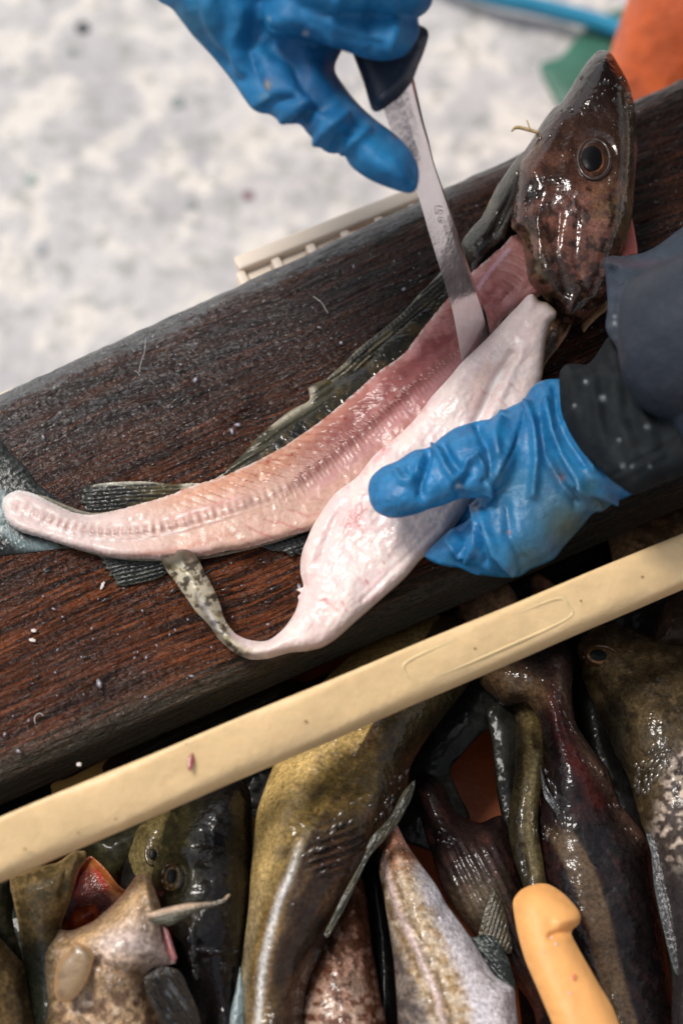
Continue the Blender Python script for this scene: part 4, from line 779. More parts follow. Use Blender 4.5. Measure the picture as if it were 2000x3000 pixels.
hd = tube([(.20, .42, .64), (.17, .34, .71), (.14, .28, .77), (.13, .25, .83)], [.055, .07, .09, .04], n=20, sub=5); V, F, N = remesh(*hd, .006, 8)
link('hood', V, F, M['sleeve'], per, np.tile(lin(50, 58, 70), (len(V), 1)))  # unseen hood placed to keep overhead sky off the wet surfaces
org = mat('orange_oilskin', rough=.4, rn=.08, mott=[(12, .85, 1.15)], bumps=[(14, .012, I3), (60, .002, I3)])
kp = P(2060, 130, -.32); leg = [tube([(.56, .90, -.05), (.48, .80, -.18), kp, kp+np.array((.02, -.02, -.12)), (kp[0]+.08, kp[1]+.02, -.60), (kp[0]+.09, kp[1]+.02, GZ+.05)], [.13, .12, .088, .085, .08, .085], n=26, sub=5),
       tube([(.60, .90, -.06), (.74, .84, -.22), (.80, .72, -.38), (.82, .76, -.6), (.82, .78, GZ+.05)], [.13, .12, .095, .085, .085], n=26, sub=5)]
V, F, N = remesh(*merge(leg), .008, 6); uu, vv = proj(V)
c = np.tile(lin(196, 88, 34), (len(V), 1)); c = mixc(c, ss(fbm(uu, vv, 60, 3, 4), .45, .6)*.4, lin(150, 62, 24))
link('trousers', V, F, org, per, c)
for s, p in (('boot', kp+np.array((.09, .0, 0))), ('boot', np.array((.82, .76, 0)))):
    V, F = tube([(p[0], p[1]+.06, GZ+.04), (p[0], p[1]+.0, GZ+.045), (p[0]-.02, p[1]-.12, GZ+.035), (p[0]-.025, p[1]-.19, GZ+.03)], [.045, .05, .045, .025], n=20, sub=5); link(s, V, F, mat('boot_rubber', color=tuple(lin(226, 220, 210)), rough=.4), per)
# ------------------------------------------------------------------ the heap of fish in the tub
def fish(label, kind='fish', name='cod', group='whole fish heaped in the tub'): return dict(label=label, cat='fish', group=group)
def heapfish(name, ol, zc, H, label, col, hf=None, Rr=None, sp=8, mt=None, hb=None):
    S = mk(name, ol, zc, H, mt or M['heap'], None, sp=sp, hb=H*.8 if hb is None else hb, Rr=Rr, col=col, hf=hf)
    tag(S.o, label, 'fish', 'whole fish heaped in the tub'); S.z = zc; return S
def zat(S, u, v): return float(zfield(S.z, np.array([float(u)]), np.array([float(v)]))[0])
def sub(S, name, ol, H, mt, sink=.001, at=None, **kw):
    q = at if at is not None else np.mean(np.asarray(ol), 0); return mk(name, ol, zat(S, *q), H, mt, S.o, off=S.at(*q)-sink, **kw)
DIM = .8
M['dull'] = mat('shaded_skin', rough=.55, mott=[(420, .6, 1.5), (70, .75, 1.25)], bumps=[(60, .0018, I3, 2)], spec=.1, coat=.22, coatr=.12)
def fcol(base, spots=(), edge=None, scale=24, ang=0, st=1, amt=.8, seed=3, extra=None):
    def f(u, v, d):
        c = np.tile(lin(*base), (len(u), 1))
        for i, (rgb, lo) in enumerate(spots): c = mixc(c, ss(fbm(u, v, scale/(1+i*.7), 4, seed+i*11, ang, st), lo, lo+.14)*amt, lin(*rgb))
        if edge: c = mixc(c, np.exp(-(d/edge[1])**2)*.7, lin(*edge[0]))
        c = extra(c, u, v, d) if extra else c
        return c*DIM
    return f
def fisheye(S, u, v, a, b_, ang=0, ring=(150, 110, 60), pupil=(.006, .008, .007), px=0, py=0):
    e = sub(S, 'eye', ell(u, v, a, b_, ang), .0035, M['eye'], sink=.001, sp=4, hb=.003, col=fcol(ring, [((60, 50, 34), .5)], edge=((50, 42, 30), 4), scale=8))
    mk('pupil', ell(u+px, v+py, a*.62, b_*.66, ang), zat(S, u, v), .0018, mat('fish_pupil', color=pupil, rough=.4, spec=.1, coat=.05), S.o, off=e.at(u, v)-.0004, sp=4, hb=.001)
    th = np.linspace(0, 2*math.pi, 26); rr = []
    for q in th:
        x, y = u+a*1.12*math.cos(q), v+b_*1.12*math.sin(q); B = P(x, y, zat(S, u, v)); n = (CAM-B)/np.linalg.norm(CAM-B); rr.append(B+n*(S.at(x, y)-.0003))
    V, F = tube(rr, [.0012]*26, n=7, sub=2); link('eye_rim', V, F, mat('lid', color=tuple(lin(*(np.array(ring)*.55))), rough=.25, coat=.6), S.o)
# large olive cod with a pale lateral line
ll = [(1010, 2250), (930, 2380), (880, 2466), (854, 2553), (818, 2635), (793, 2721), (772, 2808), (762, 2895), (755, 3000), (752, 3100)]
def f1x(c, u, v, d):
    s, q = arclen(u, v, ll); n = fbm(u, v, 60, 4, 4, -60, 2); rgt = ss(-q, 8, 26)
    c = mixc(c, ss(q, 20, 95)*ss(v, 2400, 2900)*.9, lin(206, 200, 184)); c = mixc(c, ss(q, 25, 100)*.85, lin(206, 172, 108))
    c = mixc(c, rgt*(.35+.6*ss(v, 2300, 2500)), lin(46, 32, 26)); c = mixc(c, ss(-q, 80, 170)*.75, lin(24, 18, 18)); c = mixc(c, ss(v, 2200, 2050)*.6, lin(52, 46, 24))
    c = mixc(c, ss(n, .5, .68)*.45*(1-rgt*.6), lin(150, 122, 66)); c = mixc(c, ss(-q, 30, 90)*ss(n, .5, .6)*.5, lin(64, 36, 34))
    c = mixc(c, np.exp(-(((np.abs(q)-20)/8)**2))*ss(v, 2520, 2640)*.6, lin(128, 96, 50))
    return mixc(c, np.exp(-(q/(9+4*fbm(u, v, 20, 2, 2)))**2)*ss(v, 2400, 2600)*.95, lin(216, 212, 208))
F1 = heapfish('cod', [(1240, 1800), (1080, 1880), (960, 1980), (860, 2100), (810, 2220), (787, 2276), (772, 2318), (752, 2380), (744, 2456), (734, 2558), (727, 2660), (714, 2762), (706, 2839), (704, 2915), (709, 3000), (718, 3130), (880, 3130), (892, 3040), (890, 2966), (895, 2915), (910, 2864), (936, 2808), (961, 2747), (1002, 2676), (1028, 2620), (1053, 2568), (1084, 2507), (1130, 2452), (1168, 2390), (1190, 2340), (1202, 2250), (1240, 2180), (1300, 2100), (1400, 1960), (1400, 1840)],
              [(1300, 1850, -.075), (1050, 2150, -.05), (850, 2500, -.035), (800, 3050, -.045)], .034, 'large olive cod with a pale stripe down its side, bent under the cream bar', fcol((108, 88, 46), [((76, 60, 32), .5), ((146, 118, 66), .56)], scale=30, ang=-55, st=2, extra=f1x), Rr=150,
              hf=lambda u, v, d: .0025*smask(u, v, [(880, 2466), (854, 2553), (818, 2635), (793, 2721), (762, 2895), (755, 3100)], 14)+.002*(fbm(u, v, 90, 3, 5)-.5)+.0025*ss(pdist(u, v, [(1000, 2460), (960, 2520)]), 80, 30)*np.sin((u*.35+v)*2*math.pi/26))
sub(F1, 'dorsal_fin', [(1214, 2285), (1214, 2310), (1200, 2350), (1168, 2410), (1125, 2462), (1084, 2508), (1050, 2575), (1020, 2640), (995, 2690), (960, 2748), (948, 2735), (985, 2660), (1020, 2590), (1060, 2520), (1085, 2455), (1140, 2395), (1180, 2320)], .005, M['fin'], sp=5, hb=.002, Rr=18, at=(1075, 2440), col=c_fin((44, 40, 28), (84, 88, 80), -60, (74, 68, 44)), hf=lray(-60, 10, .0012))
sub(F1, 'anal_fin', [(704, 2830), (690, 2900), (676, 2960), (668, 3040), (712, 3060), (715, 2920)], .003, M['fin'], sp=6, hb=.001, at=(712, 2930), col=fcol((120, 136, 140), [((70, 84, 88), .5)], scale=10, ang=-70, st=6))
# white bellied fish
l2 = [(1120, 2500), (1140, 2589), (1170, 2680), (1211, 2762), (1245, 2840), (1278, 2915), (1298, 3000), (1310, 3100)]
def f2x(c, u, v, d):
    s, q = arclen(u, v, l2); n = fbm(u, v, 16, 4, 4, 30, 2)
    c = mixc(c, ss(-q, 60, 110)*.95, lin(226, 222, 230)); c = mixc(c, ss(q, 25, 60)*.75, lin(92, 84, 86)); c = mixc(c, ss(q, 20, 60)*ss(n, .48, .6)*.6, lin(52, 46, 50))
    c = mixc(c, np.exp(-(((np.abs(q)-22)/12)**2))*ss(fbm(u, v, 26, 3, 2), .4, .56)*.85, lin(104, 76, 40)); c = mixc(c, ss(-q, 15, 60)*ss(n, .5, .62)*ss(-q, 120, 80)*.7, lin(146, 112, 62))
    c = mixc(c, np.exp(-(q/9)**2)*.8, lin(214, 188, 188)); return mixc(c, ss(v, 2600, 2430)*.75, lin(186, 110, 84))
F2 = heapfish('cod', [(1155, 2410), (1128, 2460), (1116, 2507), (1109, 2548), (1120, 2609), (1137, 2711), (1152, 2813), (1160, 2915), (1165, 3000), (1172, 3130), (1540, 3130), (1520, 3020), (1510, 2935), (1503, 2893), (1450, 2857), (1380, 2750), (1339, 2691), (1308, 2650), (1278, 2594), (1237, 2538), (1191, 2471), (1168, 2425)],
              [(1160, 2430, -.055), (1250, 2700, -.045), (1350, 3050, -.045)], .030, 'speckled fish with a white belly, pink at its upper end, beside the olive cod', fcol((204, 184, 160), [((172, 140, 92), .52)], scale=18, extra=f2x), Rr=120,
              hf=lambda u, v, d: .002*smask(u, v, l2, 10)+.002*(fbm(u, v, 60, 3, 5)-.5))
sub(F2, 'pectoral_fin', [(1362, 2722), (1382, 2745), (1420, 2738), (1450, 2748), (1480, 2790), (1502, 2850), (1508, 2900), (1470, 2880), (1430, 2830), (1390, 2770)], .004, M['fin'], sink=-.001, sp=5, hb=.002, col=fcol((36, 42, 42), [((80, 88, 84), .52)], scale=9, ang=40, st=6), hf=lray(48, 11, .0012))
# reddish fish between them
heapfish('haddock', [(1058, 2560), (1020, 2600), (960, 2680), (900, 2790), (870, 2900), (860, 3000), (860, 3130), (1150, 3130), (1132, 3000), (1110, 2890), (1090, 2762), (1078, 2660)], [(1050, 2600, -.075), (1000, 3050, -.06)], .03,
         'reddish brown fish squeezed between the olive cod and the white bellied fish', fcol((104, 66, 48), [((58, 40, 32), .5), ((176, 136, 116), .55)], scale=26, ang=80, st=2, extra=lambda c, u, v, d: mixc(c, ss(v, 2780, 2980)*ss(fbm(u, v, 20, 4, 2), .4, .6)*.7, lin(206, 176, 156))), Rr=110, hf=lambda u, v, d: .002*(fbm(u, v, 60, 3, 5)-.5))
# dark fish right of the white belly
F4 = heapfish('cod', [(1200, 2320), (1230, 2400), (1262, 2500), (1300, 2620), (1370, 2720), (1440, 2800), (1500, 2870), (1560, 2960), (1600, 3130), (1700, 3130), (1640, 2900), (1560, 2740), (1530, 2620), (1500, 2480), (1470, 2390), (1400, 2410), (1330, 2370), (1300, 2300), (1240, 2260)], [(1260, 2350, -.085), (1400, 2600, -.075), (1550, 2950, -.08)], .026,
              'dark brown fish lying below the bare orange patch of tub', fcol((46, 33, 30), [((26, 19, 20), .5), ((76, 48, 42), .58)], scale=40, ang=60, st=2.5, extra=lambda c, u, v, d: mixc(c, np.exp(-(np.hypot(u-1400, v-2640)/70)**2)*.6, lin(112, 98, 78))), Rr=90,
              hf=lambda u, v, d: .002*(fbm(u, v, 70, 3, 5)-.5)+.001*np.sin((u*.7-v*.35)*2*math.pi/20)*ss(v, 2400, 2500))
sub(F4, 'pectoral_fin', [(1400, 2760), (1412, 2690), (1440, 2600), (1470, 2640), (1490, 2720), (1500, 2790), (1450, 2790)], .003, M['fin'], sink=-.001, sp=5, hb=.001, col=fcol((74, 64, 44), [((40, 34, 26), .5)], scale=9, ang=-70, st=6), hf=lray(-72, 12, .001))
# slender olive fish
F5 = heapfish('whiting', [(1478, 2050), (1500, 2110), (1508, 2160), (1508, 2230), (1500, 2309), (1490, 2370), (1486, 2420), (1496, 2488), (1524, 2580), (1560, 2680), (1640, 2700), (1606, 2600), (1588, 2500), (1578, 2440), (1576, 2390), (1582, 2340), (1596, 2260), (1604, 2200), (1612, 2120), (1590, 2040), (1530, 2000)], [(1520, 2060, -.09), (1550, 2300, -.055), (1580, 2650, -.06)], .011,
         'slender pale olive fish hanging head down behind the peach handle', fcol((80, 68, 42), [((46, 38, 26), .48), ((116, 100, 68), .6)], scale=22, ang=80, st=2.5, extra=lambda c, u, v, d: mixc(mixc(c, ss(pdist(u, v, [(1488, 2040), (1512, 2160), (1504, 2309), (1498, 2440), (1540, 2620)]), 34, 16)*.85, lin(34, 30, 22)), smask(u, v, [(1570, 2210), (1556, 2320), (1548, 2420), (1570, 2560)], 11)*.7, lin(150, 136, 100))), hf=lambda u, v, d: .002*(fbm(u, v, 60, 3, 5)-.5)-.003*smask(u, v, [(1530, 2480), (1545, 2560)], 8))
# long dark fish with a pinkish flank
def f6x(c, u, v, d):
    n = fbm(u, v, 18, 4, 4, 60, 2); c = mixc(c, smask(u, v, [(1640, 1950), (1665, 2050), (1690, 2140), (1740, 2230), (1790, 2310), (1850, 2410), (1892, 2470)], 26)*.85, lin(104, 80, 68))
    c = mixc(c, smask(u, v, [(1610, 2020), (1640, 2130), (1680, 2220), (1750, 2350)], 24)*.6, lin(92, 40, 36)); c = mixc(c, smask(u, v, [(1410, 1960), (1500, 2000), (1560, 2030)], 50)*.8, lin(112, 88, 62))
    c = mixc(c, ss(n, .52, .64)*.5, lin(44, 30, 30))
    s, q = arclen(u, v, [(1620, 2400), (1652, 2460), (1715, 2580), (1750, 2700), (1785, 2850), (1830, 3000), (1860, 3130)])
    c = mixc(c, ss(np.abs(q)+10*(fbm(u, v, 40, 3, 9)-.5), 44, 30)*ss(v, 2400, 2460)*.85, lin(92, 74, 56))
    return mixc(c, ss(-q, 34, 44)*ss(-q, 70, 50)*ss(v, 2400, 2460)*.6, lin(24, 20, 20))
F6 = heapfish('cod', [(1400, 1990), (1440, 2040), (1480, 2070), (1540, 2060), (1580, 2120), (1590, 2220), (1582, 2330), (1580, 2430), (1592, 2560), (1620, 2700), (1680, 2850), (1720, 3000), (1750, 3130), (2010, 3130), (1975, 2960), (1945, 2760), (1930, 2666), (1909, 2564), (1894, 2462), (1853, 2401), (1812, 2350), (1782, 2258), (1736, 2197), (1690, 2125), (1676, 2060), (1675, 2018), (1681, 1952), (1660, 1890), (1560, 1850), (1430, 1880)],
              [(1450, 1950, -.085), (1650, 2150, -.06), (1800, 2450, -.07), (1900, 3050, -.08)], .032, 'long dark fish with a pinkish brown ridge running down to the right', fcol((26, 21, 22), [((18, 14, 16), .5), ((54, 30, 30), .58)], scale=50, ang=60, st=3, extra=f6x), Rr=110, hf=lambda u, v, d: .002*(fbm(u, v, 60, 3, 5)-.5)+.003*smask(u, v, [(1640, 1980), (1690, 2140), (1790, 2310), (1890, 2470)], 14))
for k, q in enumerate([[(1582, 2240), (1600, 2300), (1630, 2350), (1652, 2380), (1640, 2395), (1600, 2350), (1586, 2300)], [(1586, 2225), (1605, 2245), (1632, 2248), (1630, 2256), (1600, 2254)]][:1]):
    sub(F6, 'pectoral_fin', q, .004, M['fin'], sink=-.002, sp=4, hb=.001, col=fcol((60, 60, 62), [((130, 134, 140), .52)], scale=7, ang=58, st=6), hf=lray(55, 10, .0014))
# big fish at the right edge
def f8x(c, u, v, d):
    n = fbm(u, v, 17, 2, 44); c = mixc(c, ss(u+ (v-2250)*.25, 1925, 1985)*ss(v, 2150, 2240)*.9, lin(70, 60, 56)); c = mixc(c, ss(n, .5, .6)*ss(u+(v-2250)*.25, 1925, 1985)*ss(v, 2150, 2240)*ss(v, 2600, 2480)*.9, lin(190, 172, 156))
    c = mixc(c, ss(u, 1880, 1800)*ss(v, 2000, 2150)*.85, lin(24, 27, 24)); return mixc(c, ss(v, 2480, 2600)*.8, lin(50, 46, 48))
F8 = heapfish('cod', [(1688, 1905), (1700, 1868), (1740, 1830), (1800, 1828), (1880, 1858), (1950, 1885), (2040, 1900), (2200, 1980), (2260, 2400), (2250, 3130), (1990, 3130), (1965, 2850), (1945, 2700), (1920, 2560), (1905, 2480), (1880, 2420), (1856, 2340), (1834, 2270), (1800, 2210), (1770, 2130), (1735, 2060), (1700, 1980)],
              [(1720, 1900, -.085), (1950, 2150, -.06), (2050, 2700, -.055), (1960, 2500, -.05)], .045, 'big olive brown cod with its eye below the cream bar at the right edge', fcol((70, 57, 38), [((46, 38, 26), .5), ((92, 76, 52), .58)], scale=36, extra=f8x), Rr=170,
              hf=lambda u, v, d: .002*(fbm(u, v, 60, 3, 5)-.5)-.004*smask(u, v, [(1740, 1990), (1790, 2080), (1840, 2160)], 16))
fisheye(F8, 1757, 1922, 42, 26, 8, ring=(150, 96, 50), px=-6, py=-3)
sub(F8, 'pectoral_fin', [(1893, 2440), (1905, 2500), (1915, 2600), (1940, 2720), (1975, 2850), (2010, 2860), (2000, 2620), (1960, 2480)], .004, M['fin'], sink=-.002, sp=6, hb=.002, col=fcol((52, 50, 52), [((84, 84, 88), .54)], edge=((90, 104, 104), 4), scale=9, ang=75, st=6), hf=lray(75, 12, .001))
# open mouthed cod, lower left
def f9x(c, u, v, d):
    n = fbm(u, v, 20, 4, 14); c = mixc(c, ss(v+u*.1, 2880, 2960)*ss(n, .42, .56)*.85, lin(96, 70, 54)); c = mixc(c, smask(u, v, [(330, 2760), (420, 2760), (480, 2800)], 60)*.75, lin(208, 190, 184))
    c = mixc(c, smask(u, v, [(240, 2750), (330, 2690), (420, 2600)], 26)*.7, lin(196, 158, 112)); c = mixc(c, ss(u, 200, 130)*.85, lin(74, 64, 42)); return mixc(c, np.exp(-(d/5)**2)*ss(v, 2800, 2700)*.6, lin(206, 140, 110))
F9 = heapfish('cod', [(145, 2745), (170, 2722), (210, 2725), (270, 2700), (300, 2676), (325, 2655), (360, 2618), (385, 2584), (400, 2566), (425, 2561), (441, 2575), (460, 2620), (472, 2660), (474, 2720), (500, 2790), (515, 2822), (450, 2836), (422, 2870), (440, 2925), (472, 2996), (500, 3130), (120, 3130), (112, 2960), (104, 2860), (108, 2790), (120, 2760)],
              [(420, 2580, -.022), (300, 2800, -.022), (300, 3050, -.045), (130, 2900, -.05)], .030, 'open mouthed cod with a blood red mouth and pale speckled belly, lower left', fcol((184, 152, 118), [((150, 120, 84), .5), ((214, 190, 166), .56)], scale=30, extra=f9x), Rr=120, sp=7,
              hf=lambda u, v, d: .002*(fbm(u, v, 60, 3, 5)-.5)+.004*smask(u, v, [(250, 2780), (330, 2810), (450, 2830)], 10)-.004*smask(u, v, [(240, 2800), (320, 2835), (420, 2855)], 9)-.006*np.exp(-(np.hypot(u-300, v-2803)/13)**2)+.003*smask(u, v, [(425, 2570), (440, 2650), (450, 2720)], 8))
F9.z = [(420, 2580, -.022), (300, 2800, -.022), (300, 3050, -.045), (130, 2900, -.05)]
mo = mat('mouth_lining', rough=.4, rn=.1, spec=.2, coat=.35, sss=.2, bumps=[(120, .0015, I3)])
ml = mk('mouth', [(262, 2508), (285, 2520), (315, 2550), (345, 2590), (372, 2618), (340, 2665), (300, 2700), (240, 2735), (160, 2740), (170, 2690), (205, 2600), (225, 2550)], -.060, .004, mo, F9.o, sp=6, hb=.004, Rr=40,
   col=lambda u, v, d: mixc(mixc(mixc(np.tile(lin(96, 30, 16), (len(u), 1)), ss(fbm(u, v, 26, 4, 5), .45, .6)*.8, lin(66, 16, 12)), smask(u, v, [(280, 2530), (318, 2570), (345, 2625)], 20)*.7, lin(206, 128, 70)), smask(u, v, [(285, 2555), (310, 2600)], 11)*.8, lin(170, 24, 14)), hf=lambda u, v, d: -.02*np.clip(d/60, 0, 1)+.002*(fbm(u, v, 60, 3, 5)-.5))
mk('tongue', [(185, 2720), (205, 2680), (240, 2655), (275, 2650), (290, 2668), (285, 2690), (250, 2712)], -.05, .006, mo, F9.o, sp=5, hb=.002, col=fcol((172, 76, 34), [((120, 40, 20), .5)], scale=18))
mk('upper_jaw', [(30, 2592), (33, 2568), (60, 2560), (110, 2540), (170, 2525), (215, 2494), (235, 2492), (250, 2493), (254, 2506), (252, 2522), (236, 2545), (226, 2568), (216, 2608), (205, 2645), (194, 2675), (182, 2712), (190, 2760), (200, 2850), (190, 2950), (160, 3040), (95, 3030), (84, 2930), (72, 2820), (56, 2720), (42, 2650)],
   [(240, 2500, -.022), (100, 2600, -.03), (100, 2850, -.05)], .024, M['heap'], F9.o, sp=6, hb=.02, Rr=80, col=fcol((112, 92, 58), [((80, 68, 42), .5), ((140, 114, 74), .58)], scale=34, edge=((170, 140, 96), 5), extra=lambda c, u, v, d: mixc(c, ss(v, 2680, 2800), lin(34, 36, 28))),
   hf=lambda u, v, d: .002*(fbm(u, v, 60, 3, 5)-.5)+.003*smask(u, v, [(225, 2500), (212, 2560), (200, 2640)], 8)-.003*smask(u, v, [(205, 2500), (190, 2570), (180, 2640)], 8))
S9 = Shape(); S9.o = F9.o
mk('eye', ell(50, 2600, 20, 30, 0), -.035, .010, M['eye'], F9.o, sp=4, hb=.004, col=fcol((44, 56, 34), [((80, 90, 60), .5)], edge=((120, 116, 80), 3), scale=8))
lobe = mat('fin_lobe', rough=.35, coat=.4, sss=.2, bumps=[(200, .0004, I3)])
mk('pelvic_fin', [(222, 2762), (200, 2790), (176, 2815), (165, 2845), (160, 2880), (160, 2905), (168, 2926), (192, 2937), (215, 2928), (235, 2908), (250, 2885), (262, 2860), (272, 2825), (278, 2800), (262, 2780)], [(250, 2790, .004), (180, 2900, .0)], .003, lobe, F9.o, sp=5, hb=.003, Rr=24, col=fcol((150, 122, 86), [((120, 98, 66), .5)], scale=26, edge=((196, 138, 84), 6)))
mk('pelvic_fin', [(428, 2676), (455, 2668), (478, 2661), (512, 2653), (550, 2646), (590, 2644), (625, 2641), (650, 2634), (671, 2618), (674, 2622), (660, 2642), (636, 2654), (590, 2668), (552, 2684), (520, 2702), (496, 2712), (460, 2708), (438, 2700)], [(440, 2690, .012), (670, 2620, .016)], .004, M['fin'], F9.o, sp=4, hb=.002, Rr=14,
   col=lambda u, v, d: mixc(np.tile(lin(70, 66, 52), (len(u), 1)), smask(u, v, [(430, 2680), (550, 2652), (671, 2620)], 9)*.85, lin(206, 176, 150)), hf=lray(-12, 10, .0007))
mk('pectoral_fin', [(422, 2868), (450, 2842), (480, 2832), (522, 2842), (540, 2866), (552, 2895), (566, 2925), (580, 2962), (592, 3020), (600, 3100), (500, 3130), (476, 3020), (448, 2950), (430, 2910)], [(450, 2850, .002), (550, 3050, -.02)], .0035, M['fin'], F9.o, sp=5, hb=.002, Rr=26, col=fcol((58, 48, 38), [((34, 32, 32), .5), ((120, 124, 128), .6)], scale=12, ang=55, st=7), hf=lray(55, 12, .0018))
mk('gill_flap', [(474, 2712), (492, 2722), (505, 2755), (516, 2790), (520, 2808), (508, 2820), (492, 2790), (480, 2750)], -.02, .006, lobe, F9.o, sp=4, hb=.002, col=fcol((176, 112, 112), [((130, 76, 80), .5)], scale=14))
# dark cod facing up behind it
def f10x(c, u, v, d): return mixc(mixc(c, ss(u, 540, 610)*.85, lin(20, 17, 19)), ss(v, 2640, 2740)*.85, lin(22, 18, 20))
F10 = heapfish('cod', [(620, 2280), (560, 2320), (520, 2350), (495, 2395), (480, 2430), (466, 2490), (450, 2540), (442, 2580), (452, 2640), (470, 2700), (500, 2780), (540, 2860), (575, 2950), (610, 3130), (730, 3130), (722, 2900), (728, 2760), (738, 2600), (740, 2450), (735, 2330), (700, 2270)], [(560, 2350, -.055), (560, 2600, -.048), (650, 3050, -.065)], .036,
               'dark cod facing up with an amber ringed eye beside the open mouth', fcol((50, 46, 28), [((30, 29, 20), .48), ((80, 70, 40), .6)], scale=30, ang=70, st=2, extra=f10x), Rr=120,
               hf=lambda u, v, d: .003*(fbm(u, v, 50, 3, 5)-.5)-.004*np.exp(-((np.hypot(u-502, (v-2570)*.8)-44)/8)**2)+.0022*smask(u, v, [(560, 2785), (620, 2790), (690, 2785)], 7)+.003*smask(u, v, [(562, 2720), (560, 2800), (575, 2870)], 9))
fisheye(F10, 502, 2570, 22, 33, 8, ring=(120, 88, 46), px=-1, py=-3)
F11 = heapfish('cod', [(418, 2410), (400, 2432), (388, 2465), (376, 2500), (372, 2530), (374, 2575), (400, 2620), (450, 2640), (500, 2560), (510, 2440), (500, 2370), (450, 2390)], [(420, 2450, -.075), (420, 2600, -.08)], .018, 'small cod head with a dark eye peeping out behind the dark cod', fcol((112, 98, 62), [((84, 72, 44), .5)], scale=26), sp=6)
fisheye(F11, 446, 2502, 15, 26, 6, ring=(130, 110, 70))
heapfish('cod', [(-120, 2650), (-40, 2690), (0, 2742), (40, 2790), (75, 2832), (86, 2900), (98, 2960), (110, 3130), (-140, 3130)], [(0, 2760, -.05), (0, 3050, -.04)], .03, 'tan brown fish at the lower left corner beside the open mouthed cod', fcol((92, 74, 48), [((64, 52, 36), .5), ((120, 96, 62), .58)], scale=34), hf=lambda u, v, d: .002*(fbm(u, v, 60, 3, 5)-.5))
heapfish('whiting', [(695, 2374), (712, 2386), (722, 2382), (745, 2394), (760, 2420), (750, 2500), (742, 2570), (732, 2540), (722, 2460), (706, 2410)], -.055, .006, 'pale thin fin tip of a fish behind the olive cod', fcol((150, 124, 84), [((112, 90, 58), .5)], scale=18, ang=80, st=2), sp=5)
drp = mat('glint_heap', rough=.3, coat=1, coatr=.03, spec=.3)
wet_beads(F1, [([(1000, 2400), (940, 2470), (900, 2500)], 14, 40, .0011, 2.6), ([(1090, 2330), (1030, 2360)], 10, 16, .001, 2.5), ([(1190, 2260), (1150, 2330), (1110, 2400)], 10, 50, .0010, 2.2), ([(960, 2470), (1000, 2500), (930, 2560)], 16, 20, .001, 2.2), ([(1010, 2640), (930, 2780), (885, 2900), (880, 2980)], 5, 40, .0008, 1.8), ([(820, 2640), (780, 2800), (755, 2980)], 16, 30, .0007, 1.5)], F1.o, drp, 1)
wet_beads(F2, [([(1150, 2480), (1180, 2560), (1210, 2620)], 14, 60, .0010, 1.8), ([(1220, 2640), (1280, 2760)], 22, 60, .0009, 1.6), ([(1250, 2800), (1320, 2980)], 26, 40, .0008, 1.6)], F2.o, drp, 2)
wet_beads(F4, [([(1290, 2440), (1330, 2470)], 10, 26, .0012, 1.8), ([(1420, 2560), (1460, 2640)], 14, 20, .0009, 2)], F4.o, drp, 3)
wet_beads(F5, [([(1545, 2290), (1552, 2360), (1560, 2440)], 5, 26, .001, 2.4)], F5.o, drp, 4)
wet_beads(F6, [([(1620, 2010), (1640, 2080), (1680, 2150)], 9, 40, .001, 2), ([(1720, 2220), (1790, 2340), (1850, 2440)], 8, 30, .0008, 2), ([(1600, 2260), (1630, 2350), (1640, 2430)], 12, 50, .0012, 2.6), ([(1605, 2420), (1600, 2480)], 14, 30, .0013, 1.6)], F6.o, drp, 5)
wet_beads(F8, [([(1940, 2200), (1890, 2260), (1880, 2320)], 18, 120, .0018, 1.5), ([(1960, 2220), (1990, 2300)], 14, 40, .0012, 1.5)], F8.o, drp, 6)
wet_beads(F10, [([(560, 2720), (565, 2800), (575, 2870)], 5, 30, .0012, 2.2), ([(555, 2792), (610, 2790), (690, 2788)], 3, 24, .0008, 2), ([(655, 2810), (652, 2840)], 4, 10, .001, 2)], F10.o, drp, 7)
wet_beads(F9, [([(330, 2780), (300, 2860), (340, 2920)], 30, 40, .0009, 1.3), ([(420, 2650), (425, 2720)], 8, 10, .0008, 2)], F9.o, drp, 8)
